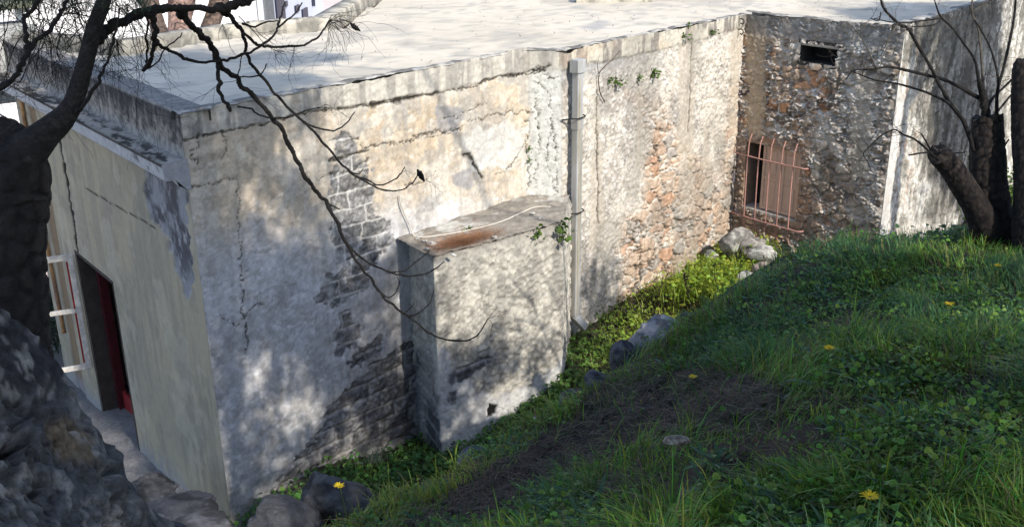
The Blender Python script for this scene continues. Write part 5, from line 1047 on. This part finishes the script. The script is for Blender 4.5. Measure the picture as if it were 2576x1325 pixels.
def br2(pts, d0, d1=None, seed=1, mt=MBARKL):
    P, r = pxpath(pts, d0, d1); V, F = tubes([(P, r)], 7, .16, seed, 6); K2(mesh('branch', V, F, mt, rt)); return P
RB = []
RB.append(br2([(2450, 380, 12), (2435, 333, 11), (2417, 294, 10), (2390, 259, 10), (2362, 211, 9), (2342, 171, 8), (2307, 111, 8), (2284, 73, 7.5), (2259, 58, 7), (2226, 25, 6.5), (2216, 0, 6), (2214, -30, 5)], 7.9, 7.3, 2))
RB.append(br2([(2468, 250, 12), (2427, 226, 10), (2377, 201, 9), (2327, 188, 8), (2277, 176, 7), (2236, 168, 6), (2201, 173, 5), (2172, 175, 4), (2145, 178, 3.5), (2128, 200, 2.5)], 7.9, 7.2, 3))
RB.append(br2([(2412, 290, 8), (2397, 271, 7), (2377, 254, 7), (2327, 231, 6), (2259, 211, 5), (2201, 201, 4), (2170, 190, 3), (2140, 178, 2.5)], 7.8, 7.3, 4))
RB.append(br2([(2480, 300, 26), (2478, 270, 24), (2472, 235, 20), (2466, 215, 16), (2462, 200, 10), (2452, 151, 7), (2427, 113, 6), (2395, 70, 5.5), (2367, 43, 5), (2357, 20, 4), (2349, -5, 3)], 7.9, 7.6, 5))
RB.append(br2([(2472, 240, 10), (2472, 201, 7), (2467, 126, 6), (2460, 70, 5.5), (2445, 33, 5), (2446, 0, 4)], 7.9, 7.8, 6, MTWIG))
RB.append(br2([(2445, 30, 4), (2465, 18, 4), (2495, 0, 3.5)], 7.8, 7.8, 7, MTWIG))
RB.append(br2([(2508, 300, 9), (2508, 241, 7), (2510, 191, 6), (2493, 126, 5), (2472, 83, 4), (2452, 50, 3)], 7.9, 7.6, 8))
RB.append(br2([(2506, 290, 9), (2510, 226, 8), (2523, 176, 7.5), (2538, 113, 7), (2550, 50, 6.5), (2555, 0, 6), (2553, -30, 5)], 7.9, 8.1, 9))
RB.append(br2([(2483, 270, 9), (2496, 248, 8), (2510, 234, 7), (2548, 198, 6), (2590, 160, 5)], 7.9, 8.2, 10))
RB.append(br2([(2505, 285, 6), (2515, 274, 5.5), (2548, 234, 5), (2600, 180, 4)], 7.9, 8.2, 11))
RB.append(br2([(2362, 402, 7), (2353, 395, 6), (2304, 352, 5), (2270, 337, 4), (2250, 326, 3.5), (2215, 342, 3), (2185, 370, 2.5), (2172, 387, 2.5), (2182, 405, 2), (2190, 427, 1.5)], 7.6, 7.3, 12))
RB.append(br2([(2362, 384, 6), (2330, 383, 5), (2286, 390, 4)], 7.6, 7.5, 13)); RB.append(br2([(2345, 385, 5), (2332, 360, 4), (2318, 336, 3.5)], 7.6, 7.5, 14))
RB.append(br2([(2370, 372, 5), (2364, 358, 4)], 7.6, 7.6, 15)); RB.append(br2([(2395, 386, 4), (2432, 382, 3)], 7.7, 7.7, 16)); RB.append(br2([(2520, 378, 5), (2538, 350, 3.5)], 7.9, 7.9, 17))
RB.append(br2([(2366, 46, 4), (2320, 52, 4), (2285, 56, 3.5), (2240, 55, 3), (2200, 47, 2.5)], 7.6, 7.2, 18)); RB.append(br2([(2366, 50, 3.5), (2350, 62, 3.5), (2310, 67, 3), (2290, 66, 2.5)], 7.6, 7.3, 19))
RB.append(br2([(2216, 30, 3), (2210, 52, 3), (2190, 46, 2)], 7.3, 7.3, 20)); RB.append(br2([(2258, 58, 4), (2235, 100, 3), (2216, 140, 2.5)], 7.35, 7.3, 21, MTWIG)); RB.append(br2([(2205, 175, 4), (2185, 130, 3), (2160, 85, 2.5), (2130, 55, 2)], 7.25, 7.1, 22, MTWIG))
st = []
for P in RB:
    for q in P[2:]: st.append((q, (-.6, 0, .1)))
T_ = twigs_from(st, 90, .26, .0022, 51, -.1, 1.2, 3, 1, gravity=np.array([0, 0, 0.]))
V, F = tubes(T_, 3, 0, 1, 2); tw = K2(mesh('twigs', V, F, MTWIG, rt)); tw['kind'] = 'stuff'
# second trunk at the right edge
tb2 = at(2600, 640, 7.6); t2 = empty('tree_stump', tb2); tag(t2, 'dark bark-covered stump cut off by the right edge behind the pollarded tree', 'tree')
P, r = pxpath([(2620, 720, 150), (2604, 620, 112), (2594, 520, 84), (2588, 430, 70), (2583, 330, 70), (2580, 230, 66), (2578, 175, 60), (2578, 163, 50)], 7.6, 7.7)
o = barktube('trunk', np.array(P), np.array(r), MBK, t2, 44, .10, 33, 18, jag=True, **BC); o.location = (mathutils.Vector(o.location)-mathutils.Vector(tb2.tolist()))
# --- trunks beyond the roof
def ftree(pts, dep, label, c1=(.24, .17, .14), c0=(.09, .07, .06)):
    P, r = pxpath(pts, dep); b = np.array(P[0]); t = empty('background_tree', b); tag(t, label, 'tree', 'thick trunks behind the far roof edge'); o = barktube('trunk', np.array(P)-b, np.array(r), MBK, t, 32, .10, int(pts[0][0]), 10, c0=c0, c1=c1)
    rgx = int(pts[0][0]); T_ = []
    top = np.array(P[-1])-b
    for q in range(7):
        a = q*.9+rgx; T_.append(([top-[0, 0, .3*q*.3], top+[cos(a)*1.2, sin(a)*1.2, .9], top+[cos(a)*2.6, sin(a)*2.6, 1.6+.3*q]], [.10, .06, .02]))
    V, F = tubes(T_, 6, .1); mesh('limb', V, F, MBK, t)
    k = 1600; r_ = np.random.RandomState(rgx); Q = unit(r_.randn(3))*0+r_.randn(k, 3)*np.array([1.4, 1.4, .7])+top+[0, 0, 2.2]; V, F, Cc = blades(Q, r_.rand(k)*6.28, .3+.3*r_.rand(k), np.full(k, .06), .5+r_.rand(k), np.tile([[.04, .07, .025]], (k, 1)), lean=.4); mesh('crown', V, F, MNEED, t, Cc)
ftree([(425, 260, 70), (415, 150, 60), (405, 92, 44), (395, 60, 40), (380, 20, 44), (368, -40, 46)], 22, 'leftmost of the three trunks behind the far roof edge, thin and leaning left')
ftree([(455, 260, 76), (454, 150, 66), (452, 92, 58), (452, 50, 56), (456, 10, 66), (458, -40, 70)], 23, 'middle trunk behind the far roof edge with pinkish sunlit bark', c1=(.42, .29, .25), c0=(.22, .15, .13))
ftree([(500, 260, 70), (515, 140, 56), (526, 75, 44), (538, 40, 42), (550, 0, 44), (562, -40, 46)], 24, 'rightmost trunk behind the far roof edge, leaning to the right')

# ------------------------------------------------------------------ buildings beyond
def house_box(name, x0, x1, y0, y1, z0, z1, m_, label):
    o = box(name, ([(x0, y0), (x1, y0), (x1, y1), (x0, y1)], z0, z1), m_); tag(o, label, 'house'); return o
wh = empty('white_house', (-9, 36, -8.3)); tag(wh, 'bright white house filling the gap beyond the roof at the upper left', 'house')
def K3(o, b): o.location = mathutils.Vector(o.location)-mathutils.Vector(b); return o
p1 = at(650, 30, 36.)
K3(box('wall', ([(-40, 34.6), (float(p1[0]), 34.6), (float(p1[0]), 46), (-40, 46)], -8.3, 6), MHOUSE, wh), (-9, 36, -8.3))
for x_ in (12, 60): p = at(x_, 240, 34.4); K3(obox('plinth_stone', np.array([p[0], 34.52, p[2]]), np.array([1., 0, 0]), np.array([0, 1., 0]), uz, .5, .12, .35, MPAVE, wh), (-9, 36, -8.3))
gh = empty('blue_grey_house', (-5, 38, -8.3)); tag(gh, 'pale blue-grey building with dark slots beyond the middle of the roof edge', 'house')
a0 = p1[:2]+np.array([.02, -.2]); p2 = at(830, 20, 48.); a1 = p2[:2]; gd = np.array([*(a1-a0), 0]); gl = np.linalg.norm(gd); gd = gd/gl; gn = np.array([gd[1], -gd[0], 0])
K3(box('wall', ([tuple(map(float, a0+gn[:2]*-.3)), tuple(map(float, a1+gn[:2]*-.3)), tuple(map(float, a1-gn[:2]*6)), tuple(map(float, a0-gn[:2]*6))], -8.3, 6), MHOUSE2, gh), (-5, 38, -8.3))
def onG(x_, y_): return onp(x_, y_, np.array([*a0, 0]), gn)
pt = [onG(691, 0), onG(752, 23), onG(775, 32)]
fw_ = K3(obox('front_wall', (onG(650, 60)+onG(775, 60))/2*np.array([1, 1, 0])+gn*.12+np.array([0, 0, -3.6]), gd, gn, uz, float(np.linalg.norm((onG(775, 60)-onG(650, 60))[:2])), .2, 7.0, MHOUSE2, gh), (-5, 38, -8.3))
for (x0, x1, y0, y1, m_) in ((652, 664, -40, 66, mat('grey_post', (.14, .15, .16))), (681, 693, -40, 66, MNAVY), (700, 705, 4, 16, MNAVY), (727, 736, 15, 28, MNAVY), (747, 757, 23, 60, MNAVY)):
    q0 = onG(x0, y1); q1 = onG(x1, y0); K3(obox('dark_slot', (q0+q1)/2+gn*.24, gd, gn, uz, float(np.linalg.norm((q1-q0)[:2])), .1, abs(float(q1[2]-onG(x0, y0)[2]))+abs(float(onG(x0, y0)[2]-q0[2])), m_, gh), (-5, 38, -8.3))
for k in range(6): p = onG(782+k*4.5, 1); K3(obox('vent_slot', p+gn*.02-gn*.3, gd, gn, uz, .12, .1, .5, MNAVY, gh), (-5, 38, -8.3))
rf = empty('railing', at(115, 650, 20)); tag(rf, 'white slatted railing glimpsed between the near trunk and the yellow wall', 'railing')
for k in range(4):
    p = at(112, 585+k*21, 20); o = obox('slat', p-np.array(rf.location), np.array([1., 0, 0]), np.array([0, 1., 0]), uz, 1.2, .04, .085, MHOUSE, rf)
o = obox('backing', at(112, 615, 20.3)-np.array(rf.location), np.array([1., 0, 0]), np.array([0, 1., 0]), uz, 1.2, .03, .75, MNAVY, rf)

# ------------------------------------------------------------------ unseen pines, crowns laid out along the sun rays to throw the dappled shade
def shade_pts():
    r = np.random.RandomState(99); out = []
    def push(P, t0, t1):
        t = r.uniform(t0, t1, len(P)); Q = P+t[:, None]*S; out.append(Q)
    def poly_on(P, n, f, t0, t1, holes=()):
        a = np.array(P, float); lo, hi = a.min(0), a.max(0); X = r.uniform(lo[0], hi[0], n*3); Y = r.uniform(lo[1], hi[1], n*3)
        k = polyd(X, Y, P) > 0
        for h in holes: k &= ~(polyd(X, Y, h) > 0)
        X, Y = X[k][:n], Y[k][:n]; Q = np.array([f(x, y) for x, y in zip(X, Y)]); 
        if len(Q): push(Q, t0, t1)
    A_ = lambda x, y: onp(x, y, pA, nA); Bf = lambda x, y: onp(x, y, cB, nB); Rf = lambda x, y: onz(x, y, ZR); Df = lambda x, y: onp(x, y, gR, nD); Lf = lambda x, y: onp(x, y, pA, nL); Uf = lambda x, y: onp(x, y, bp[1], nbf)
    lt_ = [[(560, 480), (610, 480), (600, 570), (555, 570)], [(735, 555), (800, 540), (800, 640), (745, 645)], [(695, 850), (755, 840), (755, 1130), (695, 1130)], [(640, 900), (690, 900), (690, 990), (640, 990)], [(990, 690), (1040, 680), (1040, 900), (1000, 900)], [(800, 350), (900, 350), (900, 520), (820, 500)], [(640, 600), (690, 600), (680, 660), (640, 650)], [(600, 940), (640, 940), (660, 1040), (610, 1040)]]
    poly_on([(455, 290), (640, 270), (820, 262), (790, 330), (740, 400), (840, 500), (840, 570), (480, 570)], 30, A_, 8, 13, lt_)
    poly_on([(480, 570), (850, 590), (1000, 640), (1040, 640), (1045, 1130), (850, 1180), (590, 1310), (540, 900)], 120, A_, 8, 13, lt_)
    poly_on([(620, 560), (720, 600), (990, 650), (1000, 1080), (800, 1130), (780, 900), (690, 800), (640, 700)], 80, A_, 8, 13, lt_)
    poly_on([(640, 850), (790, 820), (790, 1150), (640, 1150)], 9, A_, 8, 13); poly_on([(700, 950), (790, 950), (790, 1010), (700, 1010)], 3, A_, 8, 12)
    poly_on([(1050, 900), (1415, 860), (1415, 950), (1100, 1160), (1060, 1100)], 75, Uf, 7, 12)
    for c_ in [(1130, 740), (1150, 770), (1375, 720), (1380, 750), (1290, 760), (1250, 800), (1110, 700)]: poly_on([(c_[0]-14, c_[1]-30), (c_[0]+14, c_[1]-30), (c_[0]+14, c_[1]+30), (c_[0]-14, c_[1]+30)], 2, Uf, 8, 11)
    poly_on([(1440, 760), (1500, 700), (1560, 640), (1560, 760), (1450, 830)], 9, Bf, 8, 12)
    poly_on([(180, 165), (300, 140), (520, 125), (600, 170), (700, 190), (640, 235), (450, 272)], 300, Rf, 8, 14)
    poly_on([(600, 130), (760, 132), (880, 128), (800, 150), (600, 165)], 26, Rf, 9, 13); poly_on([(560, 185), (760, 182), (800, 195), (620, 215)], 20, Rf, 9, 13)
    poly_on([(2100, 22), (2250, 5), (2460, 2), (2390, 38), (2280, 48), (2180, 40)], 90, Rf, 9, 13)
    poly_on([(2375, 60), (2440, 30), (2510, 0), (2512, 330), (2480, 600), (2420, 560), (2360, 400), (2350, 230)], 270, Df, 8, 13)
    poly_on([(2240, 480), (2330, 470), (2330, 600), (2240, 610)], 7, Df, 8, 12)
    poly_on([(40, 220), (470, 420), (560, 1320), (360, 1150), (100, 700)], 110, Lf, 8, 13, [[(300, 1000), (420, 780), (430, 900), (330, 1060)]])
    # bank: everything nearer than the crest
    crest = np.array([(870, 1300), (1150, 1150), (1430, 1000), (1590, 880), (1720, 800), (1850, 735), (2000, 695), (2100, 665), (2300, 610), (2600, 560)])
    n = 5200; X = r.uniform(-4.5, 9, n); Y = r.uniform(-3, 9.5, n); Z = ground(X, Y); P = np.stack([X, Y, Z], -1); px, py = proj(P); w_ = P@Fw
    k = (w_ < 1.) | (py > np.interp(px, crest[:, 0], crest[:, 1])+10) | (px > 2600); k &= Z > -5.2; P = P[k]; px, py = px[k], py[k]; P = P[~((px > 2050) & (px < 2620) & (py < 730) & (r.rand(len(P)) < .6))]; push(P[:520], 5.5, 12)
    # left trench, rocks and left tree
    P, ok = hit(r.uniform(560, 1420, 260), r.uniform(900, 1330, 260)); P = P[ok]; P = P[P[:, 2] < -4.5]; push(P[:90], 7, 12)
    P, ok = hit(r.uniform(280, 600, 90), r.uniform(1120, 1400, 90)); P = P[ok]; P = P[P[:, 2] < -4.5]; push(P[:45]+[0, 0, .3], 7, 12)
    P, ok = hit(r.uniform(1420, 1620, 60), r.uniform(780, 960, 60)); P = P[ok]; P = P[P[:, 2] < -4.5]; push(P[:10], 7, 12)
    P = np.array([at(x_, y_, d_) for x_, y_, d_ in zip(r.uniform(-60, 300, 60), r.uniform(-60, 500, 60), r.uniform(3.8, 4.3, 60))]); push(P, 3.5, 8)
    P = np.stack([r.uniform(-2.4, -.8, 220), r.uniform(1.8, 4.5, 220), r.uniform(-2.2, .6, 220)], -1); push(P, 4, 9)
    Q = np.vstack(out); px, py = proj(Q); w_ = Q@Fw; mg = 1.25*FP/np.maximum(w_, .3); bad = (w_ > -.6) & (px > -mg) & (px < 2576+mg) & (py > -mg) & (py < 1325+mg); bad |= np.linalg.norm(Q, axis=1) < 1.8; bad |= (np.abs(w_) <= .8) & (np.linalg.norm(Q, axis=1) < 2.5); return Q[~bad]
Q = shade_pts()
# light kept free: the lit parts of the walls and the bright trench
u_s = unit(np.cross(S, [0, 0, 1])); v_s = np.cross(u_s, S)
def sunuv(P): return P@u_s, P@v_s
litp = []
for (f, pl) in ((lambda x, y: onp(x, y, pA, nA), [(860, 330), (950, 200), (1400, 130), (1400, 540), (1030, 600), (900, 560)]), (lambda x, y: onp(x, y, cB, nB), [(1440, 130), (1870, 45), (1840, 590), (1600, 720), (1570, 600), (1440, 620)]),
                (lambda x, y: onp(x, y, bp[1], nbf), [(1110, 680), (1400, 580), (1400, 850), (1110, 860)]), (lambda x, y: onp(x, y, gR, nD), [(2285, 80), (2330, 70), (2300, 600), (2220, 620)]), (lambda x, y: onp(x, y, eB, nR)+nR*.1, [(1850, 350), (2000, 350), (2000, 600), (1850, 600)])):
    litp.append([np.array(sunuv(f(x, y))) for x, y in pl])
gp, ok = hit(np.array([1600., 1720, 1850, 2010, 2010, 1850]), np.array([800., 705, 610, 650, 670, 700])); litp.append([np.array(sunuv(p)) for p in gp])
uu, vv = sunuv(Q); bad = np.zeros(len(Q), bool)
for pl in litp: bad |= polyd(uu, vv, pl) > -.10
Q = Q[~bad]
trees = [np.array([5.5, -2.5]), np.array([2.0, -3.5]), np.array([9.5, 1.0]), np.array([11.5, 6.5]), np.array([-1.8, -2.5]), np.array([5.0, 1.2])]  # where the unseen shade pines stand
trees = trees[:5]; own = np.argmin(np.stack([np.hypot(Q[:, 0]-t[0], Q[:, 1]-t[1]) for t in trees]), 0)
for ti, t in enumerate(trees):
    q = Q[own == ti]
    if not len(q): continue
    gz = float(ground(t[0], t[1])); b = np.array([t[0], t[1], gz]); root = empty('pine_tree', b); zc = float(np.median(q[:, 2])); top = max(float(q[:, 2].max()), gz+5)
    tag(root, ['umbrella pine standing behind the viewpoint to the right', 'umbrella pine standing close behind the viewpoint', 'umbrella pine on the bank beyond the right edge of the view', 'umbrella pine beyond the pollarded tree out of view', 'umbrella pine behind the viewpoint to the left'][ti], 'tree', 'pines casting the dappled shade')
    V, F = tubes([([np.array([0, 0, -.3]), np.array([.1, .05, (top-gz)*.35]), np.array([-.05, .1, (top-gz)*.7]), np.array([0, 0, top-gz])], [.24, .19, .14, .05])], 12, .08, ti, 8); mesh('trunk', V, F, MBARK, root)  # trunk of the unseen shade pine
    k = 20; r_ = np.random.RandomState(ti); qh = q[q[:, 2] > 2.6]; hz = max(3.4, float(np.percentile(q[:, 2], 80)))-gz
    if len(qh):
        cl = qh[r_.permutation(len(qh))[:12]]-b; V, F = tubes([([np.array([0, 0, min(hz, top-gz-.4)]), np.array([c[0]*.5, c[1]*.5, max(c[2], hz)+.25]), c], [.06, .035, .010]) for c in cl], 6, .1, ti); mesh('limb', V, F, MBARK, root)
    m = 60; n = len(q); sz = .17+.17*r_.rand(n); C0 = np.repeat(q-b, m, 0)+np.repeat(sz, m)[:, None]*r_.randn(n*m, 3)*.55
    V, F, Cc = blades(C0, r_.rand(n*m)*6.28, .10+.08*r_.rand(n*m), np.full(n*m, .035), .4+.8*r_.rand(n*m), np.tile([[.04, .07, .025]], (n*m, 1)), lev=(0, .5, 1), prof=(.6, 1, 0), lean=.5); mesh('crown', V, F, MNEED, root, Cc)
